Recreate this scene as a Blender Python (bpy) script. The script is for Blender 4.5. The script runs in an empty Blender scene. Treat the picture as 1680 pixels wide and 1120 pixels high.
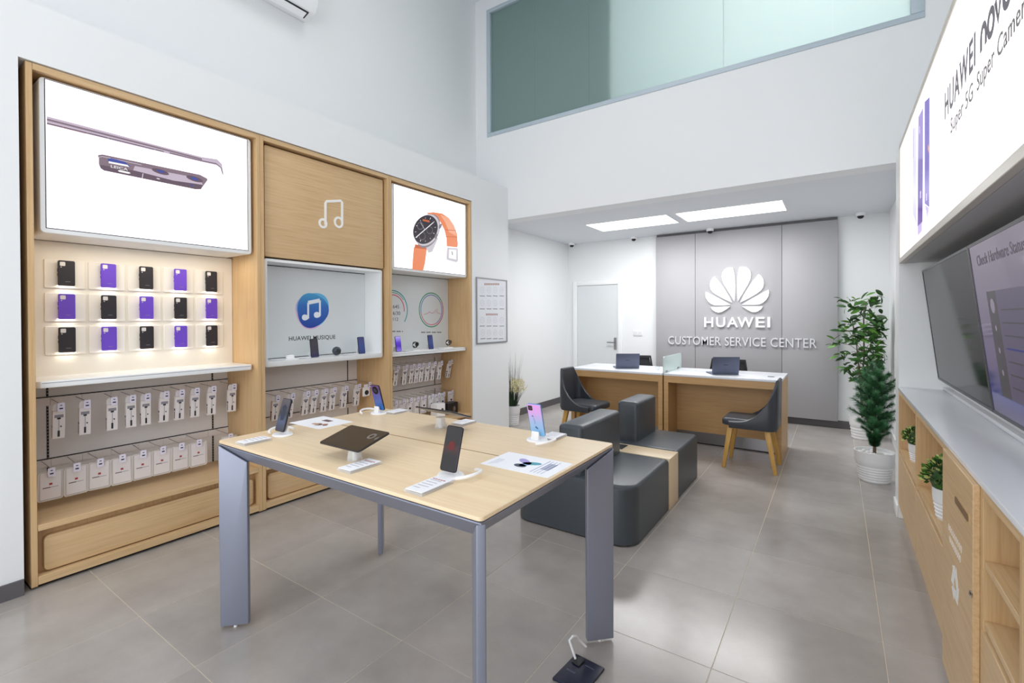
import bpy, bmesh, math, random
from mathutils import Vector, Matrix
random.seed(7)
PI = math.pi
S = bpy.context.scene
COL = S.collection

# ------------------------------------------------------------------ camera, world, lights, exposure
def _rot(yaw, pitch, roll):
    cy, sy = math.cos(yaw), math.sin(yaw)
    f = Vector((-sy, cy, 0)); r = Vector((cy, sy, 0)); u = Vector((0, 0, 1))
    f2 = f*math.cos(pitch) + u*math.sin(pitch); u2 = u*math.cos(pitch) - f*math.sin(pitch)
    return r*math.cos(roll) + u2*math.sin(roll), u2*math.cos(roll) - r*math.sin(roll), f2
FPX, CV = 778.0, 528.2
RGT, UPV, FWD = _rot(math.radians(34.35), math.radians(-.42), math.radians(-.25))
EYE = Vector((0, 0, 1.456))
cd = bpy.data.cameras.new('camera'); cam = bpy.data.objects.new('camera', cd); COL.objects.link(cam)
cd.sensor_width = 36; cd.lens = FPX/1680*36; cd.shift_y = (CV-560)/1680; cd.clip_start = .05
m = Matrix.Identity(4)
for i in range(3):
    m[i][0], m[i][1], m[i][2], m[i][3] = RGT[i], UPV[i], -FWD[i], EYE[i]
cam.matrix_world = m
S.camera = cam
def on(ax, val, u, v):
    """point of the room on the plane ax = val that the photograph shows at pixel (u, v)"""
    d = RGT*((u-840)/FPX) + UPV*((CV-v)/FPX) + FWD
    i = 'xyz'.index(ax)
    return EYE + d*((val-EYE[i])/d[i])

w = bpy.data.worlds.new('daylight'); S.world = w; w.use_nodes = True
w.node_tree.nodes['Background'].inputs[0].default_value = (.88, .94, 1.0, 1)
w.node_tree.nodes['Background'].inputs[1].default_value = .55
def area(name, loc, size, energy, color=(1, 1, 1), rot=(0, 0, 0)):
    l = bpy.data.lights.new(name, 'AREA'); l.shape = 'RECTANGLE'; l.size, l.size_y = size
    l.energy = energy; l.color = color
    o = bpy.data.objects.new(name, l); o.location = loc; o.rotation_euler = rot; COL.objects.link(o); return o
area('storefront_daylight', (-1.1, -2.5, 1.9), (4.0, 3.7), 142, (.93, .96, 1.0), (PI/2, 0, 0))
area('ceiling_panel_lamp', (-1.6, 2.6, 5.7), (2.4, .6), 24, (1, .985, .97))
area('ceiling_panel_lamp', (-1.6, .0, 5.7), (2.4, .6), 24, (1, .985, .97))
area('strip_lamp', (-3.75, 1.262, 1.925), (.10, 1.0), 2.2, (1, .88, .70), (0, 0, 0))
area('mezzanine_lamp', (-.1, 7.3, 4.9), (1.6, 1.2), 235, (1, 1, 1), (-PI/2, 0, 0))
S.view_settings.view_transform = 'Standard'; S.view_settings.look = 'None'
S.view_settings.gamma = 1; S.view_settings.use_curve_mapping = False
S.view_settings.exposure = -0.06
S.cycles.max_bounces = 10; S.cycles.diffuse_bounces = 6; S.cycles.glossy_bounces = 4
S.cycles.caustics_reflective = False; S.cycles.caustics_refractive = False
S.cycles.sample_clamp_indirect = 8

# ------------------------------------------------------------------ materials
def lin(h):
    h = h.lstrip('#'); r = []
    for i in (0, 2, 4):
        c = int(h[i:i+2], 16)/255
        r.append(c/12.92 if c <= .04045 else ((c+.055)/1.055)**2.4)
    return (*r, 1)
MATS = {}
def mat(name, col, rough=.5, metal=0., spec=.5, emit=None, es=1., alpha=1., trans=0., bump=None, coat=0., var=None):
    if name in MATS: return MATS[name]
    M = bpy.data.materials.new(name); M.use_nodes = True; nt = M.node_tree
    b = nt.nodes['Principled BSDF']; c = lin(col)
    b.inputs['Base Color'].default_value = c; b.inputs['Roughness'].default_value = rough
    b.inputs['Metallic'].default_value = metal; b.inputs['Specular IOR Level'].default_value = spec
    b.inputs['Alpha'].default_value = alpha; b.inputs['Transmission Weight'].default_value = trans
    b.inputs['Coat Weight'].default_value = coat
    if emit:
        b.inputs['Emission Color'].default_value = lin(emit); b.inputs['Emission Strength'].default_value = es
    if var or bump:
        g = nt.nodes.new('ShaderNodeTexCoord'); n = nt.nodes.new('ShaderNodeTexNoise')
        n.inputs['Scale'].default_value = (var or bump)[0]; n.inputs['Detail'].default_value = 4
        nt.links.new(g.outputs['Object'], n.inputs['Vector'])
        if var:
            r = nt.nodes.new('ShaderNodeValToRGB'); d = var[1]
            r.color_ramp.elements[0].position = .3; r.color_ramp.elements[1].position = .7
            r.color_ramp.elements[0].color = tuple(x*(1-d) for x in c[:3])+(1,)
            r.color_ramp.elements[1].color = tuple(min(1, x*(1+d)) for x in c[:3])+(1,)
            nt.links.new(n.outputs['Fac'], r.inputs['Fac']); nt.links.new(r.outputs['Color'], b.inputs['Base Color'])
        if bump:
            bp = nt.nodes.new('ShaderNodeBump'); bp.inputs['Strength'].default_value = bump[1]
            bp.inputs['Distance'].default_value = .002
            nt.links.new(n.outputs['Fac'], bp.inputs['Height']); nt.links.new(bp.outputs['Normal'], b.inputs['Normal'])
    MATS[name] = M; return M
def wood(name, dark, mid, light, axis, rough=.42, scale=1.):
    """oak veneer, grain running along axis"""
    if name in MATS: return MATS[name]
    M = bpy.data.materials.new(name); M.use_nodes = True; nt = M.node_tree; b = nt.nodes['Principled BSDF']
    g = nt.nodes.new('ShaderNodeTexCoord'); mp = nt.nodes.new('ShaderNodeMapping')
    sc = [95*scale]*3; sc['xyz'.index(axis)] = 2.6*scale
    mp.inputs['Scale'].default_value = sc
    n = nt.nodes.new('ShaderNodeTexNoise'); n.inputs['Scale'].default_value = 1; n.inputs['Detail'].default_value = 5
    n.inputs['Roughness'].default_value = .65; n.inputs['Distortion'].default_value = .3
    n2 = nt.nodes.new('ShaderNodeTexNoise'); n2.inputs['Scale'].default_value = 1.7; n2.inputs['Detail'].default_value = 2
    mx = nt.nodes.new('ShaderNodeMath'); mx.operation = 'MULTIPLY_ADD'; mx.inputs[1].default_value = .3
    r = nt.nodes.new('ShaderNodeValToRGB'); e = r.color_ramp.elements
    e[0].position = .38; e[0].color = lin(dark); e[1].position = .92; e[1].color = lin(light)
    x = e.new(.64); x.color = lin(mid)
    nt.links.new(g.outputs['Object'], mp.inputs['Vector']); nt.links.new(mp.outputs['Vector'], n.inputs['Vector'])
    nt.links.new(g.outputs['Object'], n2.inputs['Vector'])
    nt.links.new(n2.outputs['Fac'], mx.inputs[0]); nt.links.new(n.outputs['Fac'], mx.inputs[2])
    nt.links.new(mx.outputs[0], r.inputs['Fac']); nt.links.new(r.outputs['Color'], b.inputs['Base Color'])
    bp = nt.nodes.new('ShaderNodeBump'); bp.inputs['Strength'].default_value = .12; bp.inputs['Distance'].default_value = .001
    nt.links.new(n.outputs['Fac'], bp.inputs['Height']); nt.links.new(bp.outputs['Normal'], b.inputs['Normal'])
    b.inputs['Roughness'].default_value = rough
    MATS[name] = M; return M
def glow(name, col, es=1.):
    if name in MATS: return MATS[name]
    M = bpy.data.materials.new(name); M.use_nodes = True; nt = M.node_tree
    b = nt.nodes['Principled BSDF']; b.inputs['Base Color'].default_value = (.01, .01, .01, 1)
    b.inputs['Roughness'].default_value = .3; b.inputs['Specular IOR Level'].default_value = .2
    b.inputs['Emission Color'].default_value = lin(col); b.inputs['Emission Strength'].default_value = es
    MATS[name] = M; return M
def gradient(name, stops, axis, lo, hi, emit=0., rough=.15):
    """printed or shown colour running along one object axis"""
    if name in MATS: return MATS[name]
    M = bpy.data.materials.new(name); M.use_nodes = True; nt = M.node_tree; b = nt.nodes['Principled BSDF']
    g = nt.nodes.new('ShaderNodeTexCoord'); sp = nt.nodes.new('ShaderNodeSeparateXYZ'); mr = nt.nodes.new('ShaderNodeMapRange')
    mr.inputs['From Min'].default_value = lo; mr.inputs['From Max'].default_value = hi
    r = nt.nodes.new('ShaderNodeValToRGB'); e = r.color_ramp.elements
    e[0].position, e[0].color = stops[0][0], lin(stops[0][1]); e[1].position, e[1].color = stops[-1][0], lin(stops[-1][1])
    for p, c in stops[1:-1]: x = e.new(p); x.color = lin(c)
    nt.links.new(g.outputs['Object'], sp.inputs[0]); nt.links.new(sp.outputs['XYZ'.index(axis)], mr.inputs['Value'])
    nt.links.new(mr.outputs[0], r.inputs['Fac'])
    if emit:
        b.inputs['Base Color'].default_value = (.01, .01, .01, 1)
        nt.links.new(r.outputs['Color'], b.inputs['Emission Color']); b.inputs['Emission Strength'].default_value = emit
    else: nt.links.new(r.outputs['Color'], b.inputs['Base Color'])
    b.inputs['Roughness'].default_value = rough
    MATS[name] = M; return M

WALL = mat('white_wall_paint', '#e9ebec', .6, bump=(60, .05))
CEIL = mat('ceiling_paint', '#dfe3e8', .7)
WHITE = mat('white_lacquer', '#eef0f0', .3)
WHITEP = mat('white_plastic', '#f1f2f4', .35)
CREAM = mat('cream_panel', '#ece6da', .45)
GREYP = mat('grey_metal_panel', '#e6e3e1', .5)
OFFS = None
BLACK = mat('black_gap', '#0c0b0b', .7)
BLKP = mat('black_plastic', '#1b1b1d', .4)
BLKG = mat('black_gloss', '#0a0a0c', .08)
DARKG = mat('dark_grey_rubber', '#2a2b2e', .6)
STEEL = mat('brushed_steel', '#9a989a', .3, .9)
CHROME = mat('chrome', '#cfd0d2', .12, 1.)
ALU = mat('window_aluminium', '#b9c6cf', .4, .1)
TBLM = mat('blue_grey_powder_coat', '#8c90a0', .33, .4)
LEATH = mat('charcoal_leather', '#434a50', .34, bump=(500, .12))
CHAIRL = mat('charcoal_chair_leather', '#383c43', .38, bump=(500, .12))
ACCENT = mat('grey_accent_panel', '#a9a8ab', .5)
SKIRT = mat('grey_skirting', '#5d5b5e', .45)
GROUT = mat('beige_grout', '#d2c6b2', .8)
PAPER = mat('white_paper', '#f4f6fb', .6)
INK = mat('black_ink', '#26262a', .6)
INKG = mat('grey_ink', '#8d9096', .6)
REDI = mat('red_ink', '#a8333a', .6)
CLEAR = mat('clear_acrylic', '#f2f5f8', .08, alpha=.42)
FILM = mat('clear_pouch_film', '#e6e3e2', .25, alpha=.6)
OAKV = wood('oak_upright_grain', '#bb966a', '#ccaa7c', '#d7b78c', 'z')
OAKH = wood('oak_along_wall', '#c09c70', '#d0b084', '#dabb92', 'y')
OAKX = wood('oak_across', '#b89468', '#cba97c', '#d6b88c', 'x')
OAKT = wood('oak_table_top', '#dfc39e', '#e6cfab', '#ecd8b6', 'x', .38, .8)
OAKD = wood('desk_oak', '#b48b58', '#c29a67', '#cda673', 'x')
LEGW = wood('yellow_beech', '#b78a3f', '#c99c4e', '#d7ad62', 'z')
LITE = glow('lightbox_white', '#fdf8fc', 1.9)
LAMP = glow('led_panel_white', '#ffffff', 4)

# ------------------------------------------------------------------ mesh helpers
def rrect(x0, x1, y0, y1, r, seg=5):
    """rounded rectangle outline, counter-clockwise; r one radius or four from (x0,y0)"""
    if not isinstance(r, (list, tuple)): r = [r]*4
    out = []
    for (cx, cy, a, q) in ((x0+r[0], y0+r[0], PI, r[0]), (x1-r[1], y0+r[1], 1.5*PI, r[1]), (x1-r[2], y1-r[2], 0, r[2]), (x0+r[3], y1-r[3], .5*PI, r[3])):
        for k in range(seg+1):
            t = a + k/seg*PI/2; out.append((cx+q*math.cos(t), cy+q*math.sin(t)))
    return out
class MB:
    def __init__(s): s.v, s.f, s.m = [], [], []
    def add(s, vs, fs, mi=0):
        o = len(s.v); s.v += [tuple(v) for v in vs]
        for f in fs: s.f.append([i+o for i in f]); s.m.append(mi)
        return s
    def box(s, x0, x1, y0, y1, z0, z1, mi=0):
        vs = [(x, y, z) for x in (x0, x1) for y in (y0, y1) for z in (z0, z1)]
        return s.add(vs, [(0, 1, 3, 2), (4, 6, 7, 5), (0, 4, 5, 1), (2, 3, 7, 6), (0, 2, 6, 4), (1, 5, 7, 3)], mi)
    def loft(s, rings, mi=0, caps=True, closed=True):
        n = len(rings[0]); vs = [p for r in rings for p in r]; fs = []
        for i in range(len(rings)-1):
            for j in range(n if closed else n-1):
                k = (j+1) % n; fs.append((i*n+j, i*n+k, (i+1)*n+k, (i+1)*n+j))
        if caps: fs += [tuple(range(n))[::-1], tuple(range((len(rings)-1)*n, len(rings)*n))]
        return s.add(vs, fs, mi)
    def prism(s, poly, frame, t0, t1, mi=0):
        """polygon in (a,b) extruded along n; frame maps (a,b,n) to a point"""
        return s.loft([[frame(a, b, t0) for a, b in poly], [frame(a, b, t1) for a, b in poly]], mi)
    def soft(s, outline_fn, z0, z1, rt, mi=0, seg=4, rb=0):
        """block with rounded top edges; outline_fn(inset) gives the plan ring"""
        rings = []
        if rb:
            for k in range(seg+1):
                a = k/seg*PI/2; rings.append([(x, y, z0+rb-rb*math.sin(a)*1. if False else z0+rb*(1-math.sin(a))) for x, y in outline_fn(rb*(1-math.cos(a)))])
            rings = rings[::-1]
        else: rings.append([(x, y, z0) for x, y in outline_fn(0)])
        for k in range(seg+1):
            a = k/seg*PI/2; rings.append([(x, y, z1-rt+rt*math.sin(a)) for x, y in outline_fn(rt*(1-math.cos(a)))])
        return s.loft(rings, mi)
    def tube(s, pts, r, n=8, mi=0, r1=None):
        pts = [Vector(p) for p in pts]; rings = []; ref = None
        for i, p in enumerate(pts):
            d = (pts[min(i+1, len(pts)-1)]-pts[max(i-1, 0)]).normalized()
            if ref is None: ref = Vector((0, 0, 1)) if abs(d.z) < .9 else Vector((1, 0, 0))
            a = d.cross(ref).normalized(); b = d.cross(a).normalized(); ref = -b if False else ref
            q = r if r1 is None else r+(r1-r)*i/max(1, len(pts)-1)
            rings.append([p+a*q*math.cos(t*2*PI/n)+b*q*math.sin(t*2*PI/n) for t in range(n)])
        return s.loft(rings, mi)
    def lathe(s, prof, cx=0, cy=0, n=24, mi=0, sx=1., sy=1., caps=True):
        rings = [[(cx+r*sx*math.cos(t*2*PI/n), cy+r*sy*math.sin(t*2*PI/n), z) for t in range(n)] for r, z in prof]
        return s.loft(rings, mi, caps)
    def lathe_x(s, prof, o, n=20, mi=0):
        """turned about a line along +x through o; prof gives (radius, distance along x)"""
        return s.loft([[(o[0]+t, o[1]+r*math.cos(k*2*PI/n), o[2]+r*math.sin(k*2*PI/n)) for k in range(n)] for r, t in prof], mi)
    def text(s, body, frame, a0, a1, b0, b1, t0=0., t1=.001, mi=0, bold=0., islands=False):
        vs, fs = text_geo(body, bold)
        xs = [v[0] for v in vs]; ys = [v[1] for v in vs]; zs = [v[2] for v in vs]
        X0, X1, Y0, Y1, Z0, Z1 = min(xs), max(xs), min(ys), max(ys), min(zs), max(zs)
        q = [frame(a0+(x-X0)/(X1-X0)*(a1-a0), b0+(y-Y0)/(Y1-Y0)*(b1-b0), t0+(z-Z0)/(Z1-Z0)*(t1-t0)) for x, y, z in vs]
        if not islands: return s.add(q, fs, mi)
        par = list(range(len(q)))
        def root(i):
            while par[i] != i: par[i] = par[par[i]]; i = par[i]
            return i
        for f in fs:
            for i in f[1:]: par[root(i)] = root(f[0])
        groups = {}
        for f in fs: groups.setdefault(root(f[0]), []).append(f)
        out = []
        for g in groups.values():
            ids = sorted({i for f in g for i in f}); mp = {i: k for k, i in enumerate(ids)}
            b = MB(); b.add([q[i] for i in ids], [[mp[i] for i in f] for f in g], mi); out.append(b)
        return out
    def build(s, name, mats, parent=None, bevel=None, smooth=True, fix=True, kind=None, local=False):
        if not isinstance(mats, (list, tuple)): mats = [mats]
        off = Vector((0, 0, 0)); p = None if local else parent
        while p is not None: off += p.location; p = p.parent
        me = bpy.data.meshes.new(name); me.from_pydata([Vector(v)-off for v in s.v], [], s.f)
        for q in mats: me.materials.append(q)
        me.polygons.foreach_set('material_index', s.m)
        bm = bmesh.new(); bm.from_mesh(me)
        if fix: bmesh.ops.recalc_face_normals(bm, faces=bm.faces)
        if bevel:
            es = [e for e in bm.edges if len(e.link_faces) == 2 and e.calc_face_angle(0) > .6]
            bmesh.ops.bevel(bm, geom=es, offset=bevel[0], segments=bevel[1], profile=.5, affect='EDGES', clamp_overlap=True)
        bm.to_mesh(me); bm.free()
        if smooth:
            me.polygons.foreach_set('use_smooth', [True]*len(me.polygons)); me.set_sharp_from_angle(angle=math.radians(38))
        o = bpy.data.objects.new(name, me); COL.objects.link(o); o.parent = parent
        if kind: o['kind'] = kind
        return o
_TX = {}
def text_geo(body, bold):
    sp = 1.
    if isinstance(bold, tuple): bold, sp = bold
    if (body, bold, sp) in _TX: return _TX[(body, bold, sp)]
    c = bpy.data.curves.new('lettering', 'FONT'); c.body = body; c.size = 1; c.extrude = .05; c.offset = bold; c.space_character = sp; c.resolution_u = 3
    o = bpy.data.objects.new('lettering', c); COL.objects.link(o)
    dg = bpy.context.evaluated_depsgraph_get(); dg.update()
    me = o.evaluated_get(dg).to_mesh()
    bm = bmesh.new(); bm.from_mesh(me); bmesh.ops.remove_doubles(bm, verts=bm.verts, dist=1e-5)
    vs = [tuple(v.co) for v in bm.verts]; fs = [[v.index for v in f.verts] for f in bm.faces]; bm.free()
    bpy.data.objects.remove(o); bpy.data.curves.remove(c)
    _TX[(body, bold, sp)] = (vs, fs); return vs, fs
def tag(o, label, cat, group=None):
    n = len(label.split()); assert 4 <= n <= 16, (n, label)
    o['label'] = label; o['category'] = cat
    if group: o['group'] = group
    return o
def thing(name, label, cat, loc=(0, 0, 0), group=None):
    o = bpy.data.objects.new(name, None); COL.objects.link(o); o.location = loc; o.empty_display_size = .05
    return tag(o, label, cat, group)
def struct(o): o['kind'] = 'structure'; return o
def dup(o, parent=None):
    c = o.copy(); COL.objects.link(c); c.parent = parent
    for ch in list(o.children): dup(ch, c)
    return c
def put(o, loc, rot=(0, 0, 0), label=None):
    o.location = loc; o.rotation_euler = rot
    if label:
        n = len(label.split()); assert 4 <= n <= 16, (n, label)
        o['label'] = label
    return o
ORD = ['first', 'second', 'third', 'fourth', 'fifth', 'sixth', 'seventh', 'eighth', 'ninth', 'tenth']
def fx(x): return lambda a, b, t: (x+t, a, b)          # upright plane facing +x : a = y, b = z
def fxn(x): return lambda a, b, t: (x-t, a, b)         # upright plane facing -x
def fy(y): return lambda a, b, t: (a, y-t, b)          # upright plane facing -y : a = x, b = z
def fz(z): return lambda a, b, t: (a, b, z+t)
def ell(cx, cy, rx, ry, n=28, a0=0, a1=2*PI):
    return [(cx+rx*math.cos(a0+(a1-a0)*k/n), cy+ry*math.sin(a0+(a1-a0)*k/n)) for k in range(n)]
def band(pts, wd):
    """a flat stroke of width wd along 2-D points"""
    L, R = [], []
    for i, p in enumerate(pts):
        a = pts[max(i-1, 0)]; b = pts[min(i+1, len(pts)-1)]
        dx, dy = b[0]-a[0], b[1]-a[1]; l = math.hypot(dx, dy) or 1
        L.append((p[0]-dy/l*wd/2, p[1]+dx/l*wd/2)); R.append((p[0]+dy/l*wd/2, p[1]-dx/l*wd/2))
    return L, R
def stroke(mb, pts, wd, frame, t0, t1, mi=0, closed=False):
    if closed: pts = list(pts)+[pts[0], pts[1]]
    L, R = band(pts, wd)
    if closed:
        L[0], R[0] = L[-2], R[-2]; L, R = L[:-1], R[:-1]
    rings = [[frame(*l, t0), frame(*l, t1), frame(*r, t1), frame(*r, t0)] for l, r in zip(L, R)]
    mb.loft(rings, mi)

# ------------------------------------------------------------------ the room
LX, LO, LI = -3.567, -4.10, -3.94        # false wall front, outer wall, inner-room left wall
HY, BY = 5.14, 7.55                      # header wall, back wall
TOP, IC = 5.80, 2.765
Y0, UW = .635, 1.25                      # first cabinet, cabinet width
Y3 = Y0+3*UW
b = MB()
b.box(LO, LX, -2.6, Y0-.028, 0, 3.165); b.box(LO, LX, Y0-.028, Y3+.004, 2.852, 3.165); b.box(LO, LX, Y3+.004, HY, 0, 3.165)
struct(b.build('wall_left', WALL))
struct(MB().box(LO-.1, LO, -2.6, HY, 0, TOP).build('wall_far_left', WALL))
struct(MB().box(LO, LI, HY, BY, 0, IC).build('wall_left_rear', WALL))
WX0, WX1, WZ0, WZ1 = -3.905, .60, 3.91, 5.62
b = MB()
b.box(LO-.1, 1.05, HY, HY+.22, IC-.006, IC+.2); b.box(LO-.1, 1.05, HY, HY+.085, IC+.2, WZ0); b.box(LO-.1, 1.05, HY, HY+.085, WZ1, TOP)
b.box(LO-.1, WX0, HY, HY+.085, WZ0, WZ1); b.box(WX1, 1.05, HY, HY+.085, WZ0, WZ1)
struct(b.build('wall_middle', WALL))
struct(MB().box(LO-.1, 1.05, BY, BY+.1, 0, TOP).build('wall_back', WALL))
struct(MB().box(.95, 1.05, -2.6, HY, 0, TOP).build('wall_right', WALL))
b = MB(); b.box(.55, 1.05, 4.62, BY, 0, IC); struct(b.build('wall_right_rear', WALL))
struct(MB().box(.374, .95, 4.41, 4.62, 0, 2.69).build('trim_1', WHITE))
b = MB(); b.box(.645, .95, .3, 4.41, .948, 1.84); struct(b.build('wall_right_niche', WALL))
struct(MB().box(LO-.1, 1.05, HY+.22, BY, IC, IC+.2).build('ceiling_rear', CEIL))
struct(MB().box(LO-.1, 1.05, -2.6, BY, TOP, TOP+.1).build('ceiling', CEIL))
struct(MB().box(LO-.1, LO, HY+.085, BY, IC+.2, TOP).build('wall_mezzanine_left', WALL))
struct(MB().box(.95, 1.05, HY+.085, BY, IC+.2, TOP).build('wall_mezzanine_right', WALL))
# skirting
struct(MB().box(LX, LX+.012, -2.6, Y0-.03, 0, .085).build('baseboard_left', SKIRT))
struct(MB().box(LI, LI+.012, HY, BY-.012, 0, .1).build('baseboard_left_rear', SKIRT))
struct(MB().box(LI, .55, BY-.012, BY, 0, .1).build('baseboard_back', SKIRT))
struct(MB().box(.538, .55, 4.63, BY-.012, 0, .1).build('baseboard_right', WHITE))
struct(MB().box(.362, .374, 4.41, 4.62, 0, .09).build('baseboard_jamb', WHITE, bevel=(.004, 2)))
# floor of 0.60 m tiles
floor = struct(MB().box(LO-.1, 1.05, -2.6, BY+.1, -.1, -.0012).build('floor', GROUT))
TILE = bpy.data.materials.new('grey_porcelain_tile'); TILE.use_nodes = True
nt = TILE.node_tree; pb = nt.nodes['Principled BSDF']
geo = nt.nodes.new('ShaderNodeNewGeometry'); oi = nt.nodes.new('ShaderNodeObjectInfo')
n1 = nt.nodes.new('ShaderNodeTexNoise'); n1.inputs['Scale'].default_value = 2.2; n1.inputs['Detail'].default_value = 3; n1.inputs['Roughness'].default_value = .62
n2 = nt.nodes.new('ShaderNodeTexNoise'); n2.inputs['Scale'].default_value = 60; n2.inputs['Detail'].default_value = 3
ad = nt.nodes.new('ShaderNodeMath'); ad.operation = 'MULTIPLY_ADD'; ad.inputs[1].default_value = .12
a2 = nt.nodes.new('ShaderNodeMath'); a2.operation = 'MULTIPLY_ADD'; a2.inputs[1].default_value = .16
r = nt.nodes.new('ShaderNodeValToRGB'); r.color_ramp.elements[0].position = .38; r.color_ramp.elements[1].position = .9
r.color_ramp.elements[0].color = lin('#9b9590'); r.color_ramp.elements[1].color = lin('#b4aea9')
nt.links.new(geo.outputs['Position'], n1.inputs['Vector']); nt.links.new(geo.outputs['Position'], n2.inputs['Vector'])
nt.links.new(n2.outputs['Fac'], ad.inputs[0]); nt.links.new(n1.outputs['Fac'], ad.inputs[2])
nt.links.new(oi.outputs['Random'], a2.inputs[0]); nt.links.new(ad.outputs[0], a2.inputs[2])
nt.links.new(a2.outputs[0], r.inputs['Fac']); nt.links.new(r.outputs['Color'], pb.inputs['Base Color'])
mr = nt.nodes.new('ShaderNodeMapRange'); mr.inputs['From Min'].default_value = .35; mr.inputs['From Max'].default_value = .65
mr.inputs['To Min'].default_value = .27; mr.inputs['To Max'].default_value = .33
pb.inputs['Roughness'].default_value = .21
full = None; T = .6; g = .0016
XT = [.1737-T*k for k in range(8)][::-1]; XT = [LO]+XT+[.1737+T, .95]
YT = [2.08+T*k for k in range(-7, 10)]+[BY]
for i in range(len(XT)-1):
    for j in range(len(YT)-1):
        x0, x1, y0, y1 = XT[i]+g, XT[i+1]-g, YT[j]+g, YT[j+1]-g
        if x1-x0 < .02 or y1-y0 < .02: continue
        isfull = abs(x1-x0-T+2*g) < 1e-4 and abs(y1-y0-T+2*g) < 1e-4
        if isfull and full is not None:
            o = bpy.data.objects.new('tile', full); COL.objects.link(o); o.parent = floor; o.location = (x0, y0, 0)
        else:
            o = MB().box(0, x1-x0, 0, y1-y0, -.0035, 0).build('tile', TILE, floor, bevel=(.0006, 1), smooth=False); o.location = (x0, y0, 0)
            if isfull: full = o.data
# mezzanine window of frosted glass
win = struct(MB().box(WX0, WX1, HY-.012, HY+.07, WZ0, WZ0+.05).box(WX0, WX1, HY-.012, HY+.07, WZ1-.05, WZ1)
             .box(WX0, WX0+.06, HY-.012, HY+.07, WZ0+.05, WZ1-.05).box(WX1-.09, WX1, HY-.012, HY+.07, WZ0+.05, WZ1-.05).build('window_1', ALU, bevel=(.006, 2)))
GL = bpy.data.materials.new('frosted_green_glass'); GL.use_nodes = True; nt = GL.node_tree; nt.nodes.clear()
out = nt.nodes.new('ShaderNodeOutputMaterial'); df = nt.nodes.new('ShaderNodeBsdfDiffuse'); tr = nt.nodes.new('ShaderNodeBsdfTranslucent')
gl = nt.nodes.new('ShaderNodeBsdfGlossy'); gl.inputs['Roughness'].default_value = .45
df.inputs[0].default_value = lin('#a6c5c0'); tr.inputs[0].default_value = lin('#ebf2f0')
m1 = nt.nodes.new('ShaderNodeMixShader'); m1.inputs[0].default_value = .55; m2 = nt.nodes.new('ShaderNodeMixShader')
fr = nt.nodes.new('ShaderNodeFresnel'); fr.inputs[0].default_value = 1.45
nt.links.new(df.outputs[0], m1.inputs[1]); nt.links.new(tr.outputs[0], m1.inputs[2]); nt.links.new(fr.outputs[0], m2.inputs[0])
nt.links.new(m1.outputs[0], m2.inputs[1]); nt.links.new(gl.outputs[0], m2.inputs[2]); nt.links.new(m2.outputs[0], out.inputs[0])
seam = [WX0+.055]+[on('y', HY+.03, u, 120).x for u in (878, 967, 1187)]+[on('y', HY+.03, 1366, 60).x, WX1-.085]
for i in range(5):
    MB().box(seam[i]+.0006, seam[i+1]-.0006, HY+.024, HY+.034, WZ0+.03, WZ1-.03).build('window_pane', GL, win)
# tall cupboard standing close behind the left part of the mezzanine glass
q = on('y', HY+.08, 1012, 100)
t = thing('mezzanine_cupboard', 'tall grey cupboard dimly seen behind the left part of the frosted window', 'cupboard', (-2.9, HY+.4, IC+.203))
MB().box(LO+.05, q.x, HY+.105, HY+.6, IC+.203, 5.75).build('carcass', mat('slate_cupboard', '#566468', .6), t, bevel=(.004, 1))
for k in range(3):
    w3 = (q.x-LO-.05)/3; MB().box(LO+.055+w3*k, LO+.045+w3*(k+1), HY+.095, HY+.105, IC+.25, 5.7).build('door', mat('slate_cupboard', '#566468', .6), t)
# inner ceiling LED panels
for k, (x0, x1) in enumerate(((-2.905, -1.765), (-1.675, -.485))):
    t = thing('ceiling_light', ['flat white LED panel in the low ceiling, left of two', 'flat white LED panel in the low ceiling, right of two'][k], 'ceiling light', ((x0+x1)/2, 6.37, IC), 'LED ceiling panels')
    b = MB()
    for q in ((x0, x1, 6.055, 6.07), (x0, x1, 6.67, 6.685)): b.box(*q, IC-.006, IC)
    for q in ((x0, x0+.015, 6.07, 6.67), (x1-.015, x1, 6.07, 6.67)): b.box(*q, IC-.006, IC)
    b.build('frame', WHITE, t)
    MB().box(x0+.015, x1-.015, 6.07, 6.67, IC-.003, IC-.0005).build('diffuser', LAMP, t)
    area('led_panel_lamp', ((x0+x1)/2, 6.37, IC-.008), (1.1, .58), 26, (1, 1, 1))
# ceiling dome cameras
for k, (u, v) in enumerate(((947, 401), (1045, 390), (1168, 377), (1411, 353))):
    p = on('z', IC, u, v); x, y = p.x, min(p.y, 7.40)
    t = thing('dome_camera', 'small white dome security camera on the low ceiling, %s from the left' % ORD[k], 'security camera', (x, y, IC), 'ceiling dome cameras')
    MB().lathe([(.052, IC), (.052, IC-.03), (.046, IC-.04)], x, y, 20).build('housing', WHITEP, t)
    MB().lathe([(.036, IC-.038), (.034, IC-.055), (.024, IC-.068), (.008, IC-.074)], x, y, 20).build('dome', BLKG, t)
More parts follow.
